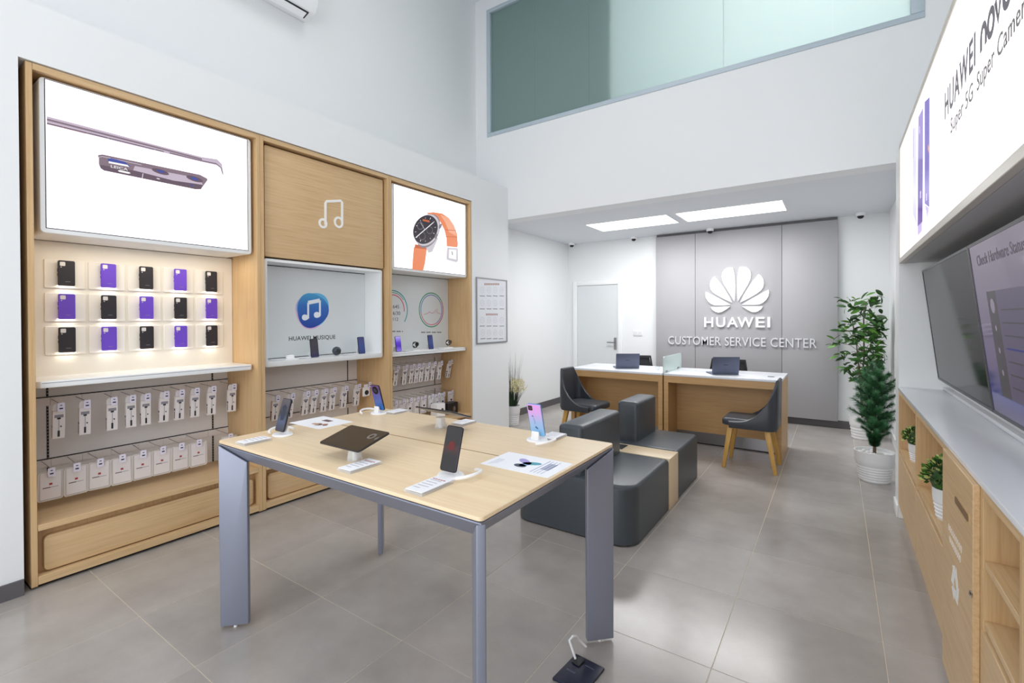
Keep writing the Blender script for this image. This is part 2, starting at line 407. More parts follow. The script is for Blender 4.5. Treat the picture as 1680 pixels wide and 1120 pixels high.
# door in the back wall
dx0, dx1, dz = -3.836, -2.93, 2.10
b = MB().box(dx0, dx0+.075, BY-.03, BY, 0, dz).box(dx1-.075, dx1, BY-.03, BY, 0, dz).box(dx0+.075, dx1-.075, BY-.03, BY, dz-.075, dz)
door = struct(b.build('door_1', WHITE, bevel=(.005, 2)))
lf = MB().box(dx0+.078, dx1-.078, BY-.012, BY-.002, .008, dz-.08).build('leaf', mat('door_paint', '#d8dcde', .45), door)
b = MB(); hx = dx1-.125
b.box(hx-.02, hx+.02, BY-.022, BY-.012, .93, 1.13).tube([(hx, BY-.02, 1.05), (hx, BY-.065, 1.05)], .009).tube([(hx, BY-.06, 1.05), (hx-.13, BY-.06, 1.05)], .009)
b.build('handle', STEEL, lf)
t = thing('light_switch', 'white double light switch plate on the back wall beside the door', 'switch', (-2.667, BY, 1.21))
MB().box(-2.745, -2.59, BY-.01, BY, 1.165, 1.255).build('plate', WHITEP, t, bevel=(.004, 2))
for x in (-2.735, -2.663): MB().box(x, x+.064, BY-.014, BY-.009, 1.175, 1.245).build('rocker', mat('switch_rocker', '#e2e4e6', .4), t, bevel=(.003, 1))
# air conditioner high on the left wall
t = thing('air_conditioner', 'white wall air conditioner high on the left wall, cut by the frame', 'air conditioner', (LO, 2.06, 4.1))
AZ = .10
prof = [(0, 4.12+AZ), (.10, 4.10+AZ), (.19, 4.13+AZ), (.23, 4.2+AZ), (.235, 4.36+AZ), (.2, 4.42+AZ), (0, 4.43+AZ)]
MB().prism(prof, lambda a, c, n: (LO+a, n, c), 1.66, 2.58).build('body', WHITEP, t, bevel=(.008, 2))
MB().prism([(.098, 4.195), (.175, 4.218), (.175, 4.224), (.098, 4.201)], lambda a, c, n: (LO+a, n, c), 1.76, 2.52).build('air_outlet', DARKG, t)
MB().prism([(.11, 4.185), (.17, 4.206), (.168, 4.211), (.108, 4.19)], lambda a, c, n: (LO+a, n, c), 1.78, 2.50).build('louvre', WHITEP, t)
# framed notice on the left wall
t = thing('framed_notice', 'silver framed notice with rows of faint icons at end of left wall', 'notice', (LX, 4.77, 1.15))
pa, pb_, pc, pd_ = 4.453, 5.092, 1.15, 1.958
b = MB()
for q in ((pa, pb_, pc, pc+.016), (pa, pb_, pd_-.012, pd_), (pa, pa+.014, pc+.016, pd_-.012), (pb_-.012, pb_, pc+.016, pd_-.012)): b.box(LX, LX+.014, *q)
b.build('frame', mat('dark_silver_frame', '#9c9ea2', .3, .6), t)
sh = MB().box(LX, LX+.006, pa+.014, pb_-.012, pc+.016, pd_-.012).build('sheet', mat('pale_notice_print', '#e2e5ea', .4), t)
b = MB(); F = fx(LX+.006); W = pb_-pa
def notice(u, v): q = on('x', LX+.006, 770+u/8, 440+v/8); return q.y, q.z
for (u, v, w_) in ((297, 207, 200), (297, 605, 160)):
    for k in range(9):
        a, c = notice(u-w_/2+w_*k/9, v); a2 = notice(u-w_/2+w_*(k+.75)/9, v)[0]
        b.box(LX+.006, LX+.0065, a, a2, c-.012, c+.012, 1)
for (v, us) in ((285, (170, 258, 340, 425)), (455, (170, 258, 340, 425)), (680, (170, 258, 340, 425)), (845, (178, 258, 340, 415))):
    for u in us:
        a, c = notice(u, v)
        stroke(b, ell(a, c, .036, .036, 16), .004, F, 0, .0006, 0, True)
        stroke(b, [(a-.015, c-.012), (a, c+.014), (a+.015, c-.012)], .004, F, 0, .0006, 0)
        a, c = notice(u, v+78); b.box(LX+.006, LX+.0065, a-.05, a+.05, c-.005, c+.005, 2)
b.build('print', [mat('faint_icon_ink', '#c3c4ca', .6), mat('notice_title_ink', '#b3908a', .6), INKG], sh)

# ------------------------------------------------------------------ grey accent panel, emblem and lettering
PY = 7.47
t = thing('accent_panel', 'tall matt grey accent panel behind the service desks', 'wall panel', (-1.16, BY, .1))
for x0, x1 in ((-2.35, -1.758), (-1.754, -.617), (-.613, .02)):
    MB().box(x0, x1, PY, BY-.012, .1, 2.725).build('panel', ACCENT, t, bevel=(.004, 2))
F = fy(PY)
MB().box(-2.345, .015, PY+.03, BY-.012, 2.725, IC-.001).build('painted_gap_shade', mat('gap_shade_grey', '#6b6a6c', .6), t)  # solid strip; shade between panel and ceiling is put into its grey
SGN = mat('white_sign_acrylic', '#fbfbfc', .35, emit='#ffffff', es=.12)
t = thing('sign_emblem', 'white eight petal emblem with five tall letters on the grey panel', 'sign', (-1.19, PY, 1.3))
def z5(u, v): q = on('y', PY-.02, 1130+u/6.224, 420+v/6.224); return q.x, q.z
pet = [[(503, 462), (495, 400), (493, 300), (499, 200), (518, 113), (545, 108), (580, 108), (612, 124), (635, 152), (643, 190), (636, 235), (610, 290), (560, 372)],
       [(528, 474), (560, 405), (610, 325), (660, 255), (722, 182), (748, 200), (770, 232), (779, 275), (770, 320), (745, 352), (700, 385), (620, 430)],
       [(545, 496), (600, 462), (680, 418), (760, 375), (828, 342), (833, 372), (826, 410), (800, 450), (765, 478), (725, 494), (640, 498)],
       [(546, 512), (620, 511), (770, 512), (748, 542), (712, 566), (680, 574), (645, 569), (600, 547)]]
CXL = (z5(160, 680)[0]+z5(832, 680)[0])/2
for P in pet:
    q = [z5(*p) for p in P]; c0 = z5(485, 462)[0]
    for sgn in (1, -1):
        MB().prism([(CXL+sgn*(a-c0)*(.97 if sgn < 0 else .97), c) for a, c in q], F, .004, .03).build('petal', SGN, t, bevel=(.002, 1))
for ch0, u0, u1 in (('H', 160, 250), ('U', 281, 373), ('A', 391, 503), ('W', 498, 662), ('E', 684, 776), ('I', 804, 831)):
    MB().text(ch0, F, z5(u0, 690)[0], z5(u1, 690)[0], 1.318, 1.463, .004, .03, 0, .012).build('letter', SGN, t)
t = thing('wall_lettering', 'row of slim pale capitals spelling three words across the grey panel', 'lettering', (-1.18, PY, 1.04))
LET = mat('pale_grey_letter', '#dcdce0', .4)
for L in MB().text('CUSTOMER SERVICE CENTER', F, -2.152, -.211, 1.048, 1.174, .006, .024, 0, (.002, 1.06), True): L.build('letter', LET, t)

# ------------------------------------------------------------------ the three wall cabinets
CF = -3.577; CBK = -4.075
CABL = ['tall oak wall cabinet with phone cases, nearest and leftmost of three', 'tall oak wall cabinet with musical note panel, middle of three', 'tall oak wall cabinet with watch poster, rightmost of three']
CAB = []
RAILS = [[(.928, .978), (.548, .594)], [(.797, .837), (.57, .61)], [(.99, 1.03), (.612, .65)]]
for k in range(3):
    ya, yb = Y0+UW*k, Y0+UW*(k+1)
    c = thing('wall_cabinet', CABL[k], 'cabinet', (CBK, (ya+yb)/2, 0), 'oak wall cabinets'); CAB.append(c)
    for a in (ya, yb-.028): MB().box(CBK, CF, a+.0008, a+.0272, .014, 2.846).build('side_panel', OAKV, c, bevel=(.0012, 1))
    MB().box(CBK, CF, ya+.028, yb-.028, 2.812, 2.846).build('top_board', OAKH, c)
    MB().box(CBK, CF-.002, ya+.028, yb-.028, .31, .343).build('ledge', OAKH, c, bevel=(.002, 1))
    MB().box(CBK, CF, ya+.028, yb-.028, .02, .064).build('bottom_rail', OAKH, c, bevel=(.001, 1))
    MB().box(CBK, CF-.03, ya+.0008, yb-.0008, 0, .013).build('plinth', BLACK, c)
    MB().box(-3.66, -3.645, ya+.028, yb-.028, .064, .31).build('drawer_recess', OAKV, c)
    MB().prism(rrect(ya+.058, yb-.055, .072, .266, .025), fx(-3.645), .004, .038).build('drawer_front', OAKH, c, bevel=(.003, 2))
    bp = MB().box(CBK, -4.05, ya+.028, yb-.028, .343, 2.812).build('back_panel', GREYP, c)
    for z0, z1 in RAILS[k]:
        n = 8; d = (UW-.056)/n
        b = MB()
        for i in range(n): b.box(-4.05, -4.04, ya+.028+d*i+.0006, ya+.028+d*(i+1)-.0006, z0, z1)
        b.box(-4.05, -4.044, ya+.028, yb-.028, z1+.001, z1+.006, 1)
        b.build('hook_rail', [mat('warm_grey_rail', '#e6e0dd', .45), BLACK], bp)
    for y in (ya+.165, yb-.14):
        b = MB().box(-4.05, -4.047, y-.005, y+.005, .343, 1.08, 1)
        for i in range(36): b.box(-4.05, -4.0465, y-.003, y+.003, .36+i*.02, .367+i*.02, 0)
        b.build('slotted_upright', [mat('upright_steel', '#8c8786', .4, .4), BLACK] if k == 0 else [INKG, DARKG], bp)

def lightbox(k, label):
    ya, yb = Y0+UW*k+.058, Y0+UW*(k+1)-.05
    X = -3.61
    t = thing('light_box', label, 'light box', (-3.95, (ya+yb)/2, 1.943), 'backlit picture boxes')
    ring = lambda e: rrect(ya+e, yb-e, 1.943+e, 2.80-e, .022-e*.5)
    MB().loft([[(-3.95, a, c) for a, c in ring(0)], [(X-.006, a, c) for a, c in ring(0)], [(X-.001, a, c) for a, c in ring(.002)], [(X, a, c) for a, c in ring(.006)]]).build('frame', mat('lightbox_frame', '#eceeee', .4), t)
    s0, s1, s2, s3 = ya+.026, yb-.03, 1.972, 2.79
    MB().box(X, X+.0012, s0-.0045, s1+.0045, s2-.0045, s3+.0045).build('gasket', mat('dark_gasket', '#3b3a46', .5), t)
    sc = MB().box(X+.0012, X+.002, s0, s1, s2, s3).build('screen', LITE, t)
    return t, sc, X+.002
# camera module poster
t, sc, X = lightbox(0, 'backlit white picture of a camera module above the phone cases')
F = fx(X)
G1 = [glow('poster_mauve', '#8a7884'), glow('poster_dark_mauve', '#6d5b69'), glow('poster_lilac', '#cbbccd'), glow('poster_blue', '#4b56a8'), glow('poster_white', '#ffffff'), glow('poster_pale_lilac', '#e6dbe8'), glow('poster_pink', '#d59db0')]
def A(u, v): q = on('x', X, u/3.2, 80+v/3.2); return q.y, q.z
def A2(u, v): q = on('x', X, 150+u/7.304, 240+v/7.304); return q.y, q.z
b = MB()
b.prism([A(246, 354), A(500, 420), A(800, 500), A(1060, 568), A(1140, 580), A(1165, 605), A(1172, 655), A(1160, 628), A(1140, 612), A(1000, 580), A(800, 530), A(500, 458), A(246, 397)], F, 0, .0004, 2)
for pts, wd, mi in (([A(246, 371), A(500, 436), A(800, 512), A(1060, 580)], .011, 0), ([A(246, 391), A(500, 452), A(860, 540)], .006, 1), ([A(890, 546), A(1060, 588), A(1135, 603), A(1160, 625), A(1170, 660)], .006, 1),
                    ([A(322, 402), A(335, 416), A(450, 446), A(462, 440)], .003, 6), ([A(565, 465), A(580, 480), A(800, 532), A(818, 528)], .003, 2)):
    stroke(b, pts, wd, F, .0004, .0006, mi)
b.prism([A2(78, 105), A2(130, 96), A2(1300, 340), A2(1385, 385), A2(1390, 405), A2(1310, 515), A2(1250, 515), A2(150, 290), A2(110, 262), A2(95, 230)], F, .0002, .0005, 0)
b.prism([A2(108, 222), A2(560, 300), A2(1330, 465), A2(1308, 515), A2(1250, 515), A2(150, 290), A2(112, 262)], F, .0005, .0007, 1)
b.prism([A2(520, 235), A2(1300, 385), A2(1335, 460), A2(980, 410), A2(500, 285)], F, .0005, .0008, 2)
for (u, v, rx, ry) in ((825, 303, 105, 30), (1235, 390, 100, 32), (1190, 465, 60, 14)): b.prism([A2(u+rx*math.cos(q)+.12*ry*math.sin(q), v+ry*math.sin(q)+.28*rx*math.cos(q)) for q in [i*2*PI/16 for i in range(16)]], F, .0008, .001, 1)
for (u, v, rx, ry) in ((830, 300, 50, 14), (1235, 388, 45, 16), (1200, 466, 22, 7), (800, 388, 22, 7)): b.prism([A2(u+rx*math.cos(q), v+ry*math.sin(q)+.28*rx*math.cos(q)) for q in [i*2*PI/12 for i in range(12)]], F, .001, .0012, 3 if u != 800 else 5)
b.prism([A2(195, 150), A2(240, 140), A2(400, 185), A2(470, 245), A2(200, 190)], F, .0008, .001, 3)
b.prism([A2(205, 178), A2(430, 222), A2(455, 248), A2(205, 200)], F, .001, .0012, 4)
b.prism([A2(315, 290), A2(340, 284), A2(455, 310), A2(470, 325), A2(440, 328), A2(330, 304)], F, .0008, .001, 4)
stroke(b, [A2(618, 325), A2(608, 380)], .004, F, .0008, .001, 5)
stroke(b, [A2(88, 235), A2(88, 130), A2(130, 122), A2(600, 222)], .0025, F, .0008, .001, 5)
b.build('picture', G1, sc)
p0, p1 = A2(232, 222), A2(435, 275)
sl = (A2(430, 262)[1]-A2(232, 222)[1])/(A2(430, 262)[0]-A2(232, 222)[0])
MB().text('LEICA', lambda a, c, n: (X+n, a, c+(a-p0[0])*sl), p0[0], p1[0], p0[1]-.016, p0[1], .001, .0013).build('caption', glow('poster_white', '#ffffff'), sc)
# watch poster
t, sc, X = lightbox(2, 'backlit white picture of an orange strap watch, right of the note panel')
F = fx(X)
def W_(u, v): q = on('x', X, 420+u/3.111, 220+v/3.111); return q.y, q.z
G2 = [glow('strap_orange', '#ef8f63'), glow('strap_orange_dark', '#c96a42'), glow('watch_black', '#38323c'), glow('watch_silver', '#cfcad2'), glow('watch_grey', '#8d8690'), glow('poster_white', '#ffffff'), glow('strap_light', '#f9b493')]
b = MB()
b.prism([W_(870, 402), W_(905, 398), W_(950, 405), W_(985, 428), W_(1010, 465), W_(1026, 510), W_(1030, 560), W_(1028, 578), W_(974, 572), W_(972, 530), W_(962, 490), W_(945, 455), W_(925, 425), W_(880, 410)], F, 0, .0004, 0)
b.prism([W_(940, 410), W_(985, 428), W_(1010, 465), W_(1024, 520), W_(985, 500), W_(965, 450)], F, .0004, .0006, 6)
for v in (488, 522): stroke(b, [W_(966, v), W_(1026, v+4)], .006, F, .0006, .0008, 1)
b.prism([W_(975, 578), W_(1030, 582), W_(1032, 648), W_(1020, 654), W_(972, 640)], F, 0, .0004, 3)
b.prism([W_(985, 588), W_(1022, 590), W_(1022, 640), W_(984, 632)], F, .0004, .0006, 5); stroke(b, [W_(1000, 598), W_(1003, 616)], .01, F, .0006, .0008, 2)
b.prism([W_(805, 578), W_(872, 585), W_(862, 660), W_(853, 696), W_(797, 690), W_(800, 640)], F, 0, .0004, 0)
b.prism([W_(812, 562), W_(880, 572), W_(872, 588), W_(808, 580)], F, .0004, .0006, 1)
def oval(cu, cv, rx, ry, rotd, n=32):
    a = math.radians(rotd)
    return [W_(cu+rx*math.cos(q)*math.cos(a)-ry*math.sin(q)*math.sin(a), cv+rx*math.cos(q)*math.sin(a)+ry*math.sin(q)*math.cos(a)) for q in [i*2*PI/n for i in range(n)]]
b.prism(oval(878, 494, 56, 90, 22), F, .0006, .001, 4); b.prism(oval(871, 489, 62, 84, 24), F, .001, .0013, 3)
b.prism([W_(905, 520), W_(930, 530), W_(900, 600), W_(880, 606), W_(868, 580)], F, .0004, .0008, 3)
b.prism(oval(864, 487, 60, 76, 24), F, .0013, .0016, 2); b.prism(oval(864, 486, 40, 54, 24), F, .0016, .0018, 2)
for q in range(12):
    e = oval(864, 487, 51, 66, 24, 12)[q]; e2 = oval(864, 487, 44, 58, 24, 12)[q]; stroke(b, [e2, e], .006, F, .0018, .002, 3 if q % 3 else 5)
for (u, v, rr) in ((838, 468, 15), (848, 520, 16), (886, 490, 15)): stroke(b, oval(u, v, rr, rr*1.2, 0, 16), .004, F, .0018, .002, 4, True)
stroke(b, [W_(814, 528), W_(905, 450)], .008, F, .002, .0023, 5); stroke(b, [W_(840, 452), W_(862, 490)], .006, F, .002, .0023, 3)
b.box(X+.0018, X+.002, W_(850, 440)[0], W_(885, 440)[0], W_(865, 446)[1], W_(865, 436)[1], 1)
for v in (470, 520): b.prism(oval(940 if v == 470 else 918, v, 7, 14, 20, 10), F, .0013, .0016, 4)
b.build('picture', G2, sc)

# unit A : display board with fifteen small plates and cases, shelf
c = CAB[0]; ya, yb = Y0, Y0+UW
brd = MB().prism(rrect(ya+.03, yb-.03, 1.10, 1.940, .012), fx(-4.05), 0, .094).build('display_board', CREAM, c)
TX = -3.956
tm = mat('cream_tile', '#efeae0', .4)
ty = [.772, .977, 1.182, 1.388, 1.594]; tz = [1.655, 1.45, 1.245]
case_root = {}
def make_case(nm, m, lab):
    r_ = thing('phone_case', lab, 'phone case', (0, 0, 0), 'phone cases on the plates')
    b = MB(); Fl = lambda a, c_, n: (n, a, c_)
    ol = rrect(-.0395, .0395, 0, .156, .009)
    b.loft([[(0, a, c_) for a, c_ in ol], [(.007, a, c_) for a, c_ in ol], [(.009, a*.965, .078+(c_-.078)*.985) for a, c_ in ol]])
    b.box(.001, .006, -.0415, -.039, .085, .105); b.box(.001, .006, -.0415, -.039, .06, .075)
    b.build('shell', m, r_)
    MB().prism(rrect(-.031, -.006, .122, .147, .005), Fl, .009, .0096).build('camera_cutout', mat('cutout_white', '#dcd9d8', .5), r_)
    MB().prism(ell(-.025, .115, .003, .003, 10), Fl, .009, .0096).build('flash_cutout', mat('cutout_white', '#dcd9d8', .5), r_)
    b = MB()
    for i in range(6): b.box(.009, .0093, -.006+i*.004, -.0035+i*.004, .025, .028)
    b.build('mark', INKG, r_)
    return r_
BLKC = mat('black_silicone', '#26232a', .5); PURC = mat('violet_silicone', '#6a45c8', .45)
for i in range(5):
    for j in range(3):
        MB().prism(rrect(ty[i], ty[i]+.19, tz[j], tz[j]+.176, .008), fx(TX), 0, .008).build('plate', tm, brd, bevel=(.002, 1))
        cy_, cz_ = ty[i]+.095, tz[j]+.014
        black = (i+j) % 2 == 0
        lab = '%s phone case, %s in the %s row of the lit board' % ('black' if black else 'violet', ORD[i], ['top', 'middle', 'bottom'][j])
        if black not in case_root:
            o = make_case('phone_case', BLKC if black else PURC, lab); case_root[black] = o
        else: o = dup(case_root[black])
        put(o, (TX+.032, cy_, cz_), (0, 0, 0), lab)
        MB().box(TX+.008, TX+.032, cy_-.02, cy_+.02, cz_+.05, cz_+.10).build('case_peg', WHITEP, brd)
        l = bpy.data.lights.new('plate_led', 'AREA'); l.shape = 'RECTANGLE'; l.size, l.size_y = .012, .06; l.energy = .085; l.color = (1, .93, .80)
        lo = bpy.data.objects.new('plate_led', l); lo.location = (TX+.022, cy_, cz_+.006); lo.rotation_euler = (0, 0, 0); COL.objects.link(lo)
def shelf(parent, ya, yb, xf=-3.625, z0=1.081, z1=1.119):
    b = MB(); o = [(-4.05, ya+.03), (xf-.03, ya+.03), (xf, ya+.055), (xf, yb-.055), (xf-.03, yb-.03), (-4.05, yb-.03)]
    b.loft([[(x, y, z0) for x, y in o], [(x, y, z1) for x, y in o]])
    s_ = b.build('shelf', WHITE, parent, bevel=(.003, 2))
    MB().box(xf, xf+.0012, ya+.06, yb-.06, z1-.012, z1-.009).build('price_groove', INKG, s_)
    return s_
shelf(c, ya, yb)
# unit B : oak panel with note, white display box
c = CAB[1]; ya, yb = Y0+UW, Y0+2*UW
pn = MB().prism(rrect(ya+.05, yb-.05, 1.943, 2.795, .014), fx(-3.66), 0, .05).build('upper_panel', OAKH, c, bevel=(.003, 2))
def N4(u, v, X=-3.61): q = on('x', X, 420+u/3.111, 220+v/3.111); return q.y, q.z
b = MB(); F = fx(-3.61)
stroke(b, [N4(354, 462), N4(354, 352), N4(360, 343), N4(432, 340), N4(439, 348), N4(439, 455)], .022, F, 0, .004)
for (u, v, rx, ry) in ((341, 455, 17, 20), (421, 450, 19, 24)):
    ce = N4(u, v); e = N4(u+rx, v); e2 = N4(u, v-ry)
    stroke(b, ell(ce[0], ce[1], e[0]-ce[0], e2[1]-ce[1], 24), .02, F, .0005, .0045, 0, True)
b.build('note_symbol', mat('white_note_symbol', '#f3f1ec', .4), pn)
# display box (open front)
X0, X1, z0, z1 = -3.862, -3.622, 1.088, 1.930
a0, a1 = ya+.05, yb-.052
def bx_ring(x, e, r_): return [(x, a, q) for a, q in rrect(a0+e, a1-e, z0+e*(1.9 if e > .01 else 1), z1-e, r_)]
b = MB(); b.loft([bx_ring(X0-.06, 0, .02), bx_ring(X1-.004, 0, .02), bx_ring(X1, .005, .018), bx_ring(X1, .022, .01), bx_ring(X0, .022, .01)], caps=False)
n = len(bx_ring(0, 0, .02)); b.add(bx_ring(X0, .022, .01), [tuple(range(n))]); b.add(bx_ring(X0-.06, 0, .02), [tuple(range(n))[::-1]])
dbx = b.build('display_box', WHITE, c, fix=False)
MB().box(X0+.0005, X0+.004, a0+.024, a1-.024, z0+.05, z1-.024).build('back_board', mat('pale_grey_board', '#dde2e4', .35), dbx)
MB().box(X0+.004, X0+.006, a0+.024, a1-.024, z1-.03, z1-.0245).box(X0+.004, X0+.006, a0+.024, a1-.024, z0+.045, z0+.048).build('edge_channel', DARKG, dbx)
XB = X0+.004; F = fx(XB)
def B4(u, v): return N4(u, v, XB)
def blob(cu, cv, rx, ry, ph, n=36): return [B4(cu+rx*(1+.06*math.cos(3*q+ph))*math.cos(q), cv+ry*(1+.06*math.cos(3*q+ph))*math.sin(q)) for q in [i*2*PI/n for i in range(n)]]
b = MB()
b.prism(blob(283, 905, 84, 86, 1.0), F, 0, .0004, 2); b.prism(blob(292, 892, 82, 84, 2.4), F, .0004, .0006, 3); b.prism(blob(287, 899, 80, 88, .2), F, .0006, .0009, 0)
for q in ([(266, 940), (266, 860), (326, 848), (326, 918)],):
    stroke(b, [B4(u, v) for u, v in q[:2]], .018, F, .0009, .0012, 1); stroke(b, [B4(u, v) for u, v in q[1:3]], .034, F, .0009, .0013, 1); stroke(b, [B4(u, v) for u, v in q[2:]], .018, F, .0009, .0012, 1)
for (u, v) in ((251, 935), (312, 922)): b.prism(blob(u, v, 18, 15, 0, 20), F, .0009, .0013, 1)
yc_, zc_ = B4(287, 899)
b.build('music_badge', [gradient('badge_blue', [(0, '#1d3fa0'), (.6, '#2f6cc0'), (1, '#45a6d6')], 'Z', zc_-.16, zc_+.16, rough=.5), mat('badge_white', '#ecf0f6', .5), mat('badge_pink', '#dcb4dc', .5), mat('badge_cyan', '#62b8e4', .5)], dbx)
p, q = B4(168, 1052), B4(405, 1050)
MB().text('HUAWEI MUSIQUE', F, p[0], q[0], B4(290, 1053)[1], B4(290, 1028)[1], .0002, .0008, 0, (.006, 1.06)).build('lettering', INK, dbx)
# unit C : white board with rings, shelf
c = CAB[2]; ya, yb = Y0+2*UW, Y0+3*UW
XC = -3.923
brd = MB().box(-4.05, XC, ya+.028, yb-.03, 1.119, 1.95).build('display_board', mat('pale_grey_board', '#dde2e4', .35), c)
MB().box(XC, XC+.002, ya+.03, yb-.032, 1.936, 1.941).build('edge_channel', DARKG, c)
def C6(u, v): q = on('x', XC, 580+u/4, 420+v/4); return q.y, q.z
F = fx(XC)
TEAL, PINK, GRN, BLU = mat('ring_teal', '#2f9aa0', .5), mat('ring_pink', '#d7607c', .5), mat('ring_green', '#2d9a72', .5), mat('ring_blue', '#4a6fc0', .5)
b = MB(); ce = C6(512, 353); rx = C6(590, 353)[0]-ce[0]; rz = C6(512, 245)[1]-ce[1]; R_ = (rx+rz)/2
stroke(b, ell(ce[0], ce[1], R_, R_, 48), .012, F, 0, .0006, 2, True)
stroke(b, ell(ce[0], ce[1], R_*.88, R_*.88, 48), .009, F, 0, .0006, 3, True)
stroke(b, ell(ce[0], ce[1], R_*.99, R_*.99, 20, -.35*PI, .2*PI), .012, F, .0006, .0009, 1); stroke(b, ell(ce[0], ce[1], R_*.88, R_*.88, 20, -.95*PI, -.3*PI), .009, F, .0006, .0009, 1)
stroke(b, [C6(u, v) for u, v in ((462, 384), (475, 378), (488, 376), (497, 364), (508, 372), (520, 374), (530, 368), (536, 352), (541, 372), (547, 345), (552, 376), (560, 374), (572, 380))], .005, F, 0, .0006, 1)
cl = C6(258, 353); Rl = C6(353, 353)[0]-cl[0]
stroke(b, ell(cl[0], cl[1], Rl, Rl, 30, -.21*PI, .62*PI), .012, F, 0, .0006, 0); stroke(b, ell(cl[0], cl[1], Rl*.9, Rl*.9, 24, .2*PI, .62*PI), .008, F, 0, .0006, 2)
stroke(b, ell(cl[0], cl[1], Rl*.78, Rl*.78, 24, -.03*PI, .6*PI), .012, F, 0, .0006, 1)
b.build('ring_graphic', [TEAL, PINK, GRN, BLU], brd)
b = MB()
for (s_, u0, u1, v0, v1) in (('645', 256, 297, 343, 320), ('6/30', 256, 304, 386, 362), ('112', 256, 290, 424, 403)):
    b.text(s_, F, C6(u0, 0)[0], C6(u1, 0)[0], C6(270, v0)[1], C6(270, v1)[1], .0002, .0007)
for (u0, u1, v) in ((248, 328, 494), (444, 580, 500)):
    n = int((u1-u0)/7)
    for i in range(n):
        if i % 5 == 4: continue
        pa_, pb2 = C6(u0+7*i, v), C6(u0+7*i+5, v); b.box(XC, XC+.0006, pa_[0], pb2[0], pa_[1]-.006, pa_[1]+.006)
b.build('figures', INK, brd)
shelf(c, ya, yb)

# ------------------------------------------------------------------ goods hanging on hooks
TAGX = -3.82
def make_hook(L=.22, z=0):
    """origin at the tag's top; the wire runs back to the rail"""
    r_ = thing('display_hook', 'wire display hook with white price tag', 'hook', (0, 0, 0), 'wire display hooks')
    MB().tube([(-L, 0, .004), (-.03, 0, -.004), (-.004, 0, -.002), (0, 0, .006)], .0022, 6).build('wire', mat('hook_wire', '#a7a2a0', .35, .6), r_)
    MB().prism(rrect(-.0165, .0165, -.048, .004, .006), lambda a, q, n: (.002+n, a, q), 0, .003).build('price_tag', mat('lilac_white_tag', '#e4e0f2', .4), r_)
    MB().box(.005, .0055, -.008, .008, -.034, -.026).box(.005, .0055, -.005, .005, -.014, -.009).build('tag_print', INK, r_)
    return r_
def make_stick():
    r_ = thing('boxed_selfie_stick', 'slim white selfie stick package', 'package', (0, 0, 0), 'hanging selfie stick packages')
    MB().box(-.028, 0, -.027, .027, -.165, 0).build('carton', mat('white_carton', '#e6e0df', .5), r_)
    MB().prism([(-.026, 0), (.026, 0), (.026, .03), (.018, .042), (-.018, .042), (-.026, .03)], lambda a, q, n: (n, a, q), -.014, -.0125).build('hang_tab', mat('white_carton', '#e6e0df', .5), r_)
    b = MB().box(0, .0006, -.02, .02, -.04, -.022, 1).box(0, .0006, -.008, .008, -.05, -.04, 0).box(0, .0006, -.0015, .0015, -.125, -.05, 2).box(0, .0008, -.005, .005, -.155, -.118, 0).box(0, .0006, .006, .013, -.098, -.09, 0)
    b.box(-.022, -.006, -.0276, -.027, -.10, -.085, 0).box(-.020, -.008, -.0276, -.027, -.155, -.105, 3)
    b.build('print', [INK, mat('print_grey_phone', '#8a8890', .5), INKG, mat('print_brown', '#7b6a66', .5)], r_)
    return r_
def make_pouch(w_=.115, h=.175):
    r_ = thing('case_pouch', 'clear pouch with white card', 'pouch', (0, 0, 0), 'hanging clear pouches')
    MB().prism(rrect(-w_/2, w_/2, -h, 0, .014), lambda a, q, n: (n, a, q), -.010, -.001).build('film', FILM, r_)
    MB().prism(rrect(-w_/2+.012, w_/2-.012, -h+.012, -.006, .006), lambda a, q, n: (n, a, q), -.001, .0008).build('card', mat('pouch_card', '#e3dedf', .5), r_)
    MB().box(.0008, .0014, -.007, .007, -.082, -.07, 0).box(.0008, .0014, -.035, .0, -.098, -.093, 1).box(.0008, .0014, .002, .034, -.097, -.094, 2).build('print', [REDI, mat('print_maroon', '#6a4650', .5), INKG], r_)
    stroke(b_ := MB(), rrect(-w_/2+.002, w_/2-.002, -h+.002, -.002, .013), .003, lambda a, q, n: (n, a, q), -.001, .0004, 0, True); b_.build('rim', mat('pouch_rim', '#dcd6cd', .4), r_)
    return r_
HK, ST, PO = make_hook(), make_stick(), make_pouch()
used = {}
def place(proto, loc, rot, label):
    o = proto if id(proto) not in used else dup(proto)
    used[id(proto)] = 1; return put(o, loc, rot, label)
CN = ['left', 'middle', 'right']
def hang(cab, row, pts, zt, proto, what, tilt, gap=.03, side=-.012):
    for i, y in enumerate(pts):
        place(HK, (TAGX, y, zt), (0, 0, random.uniform(-.05, .05)), 'wire hook with white tag, %s on the %s rail of the %s cabinet' % (ORD[i], row, CN[cab]))
        place(proto, (TAGX-.012, y+side, zt-gap), (random.uniform(-.02, .02), tilt+random.uniform(-.02, .02), random.uniform(-.1, .06)), '%s, %s on the %s rail of the %s cabinet' % (what, ORD[i], row, CN[cab]))
T3 = lambda u, v: (40+u*.33927, 600+v*.33927)
ys = [on('x', TAGX, *T3(u, v)).y for u, v in ((177, 193), (303, 178), (434, 168), (524, 155), (596, 143), (687, 140), (762, 132), (835, 118), (916, 110))]+[1.80]
hang(0, 'upper', ys, .962, ST, 'slim white selfie stick package', .06, .046, -.006)
ys = [on('x', TAGX, *T3(u, v)).y for u, v in ((131, 508), (254, 485), (367, 468), (474, 444), (575, 427), (670, 410), (760, 388), (845, 372))]+[1.77]
hang(0, 'lower', ys, .585, PO, 'clear pouch with white card', .03, .018, 0)
K5 = lambda u, v: (430+u*.1131, 600+v*.1131)
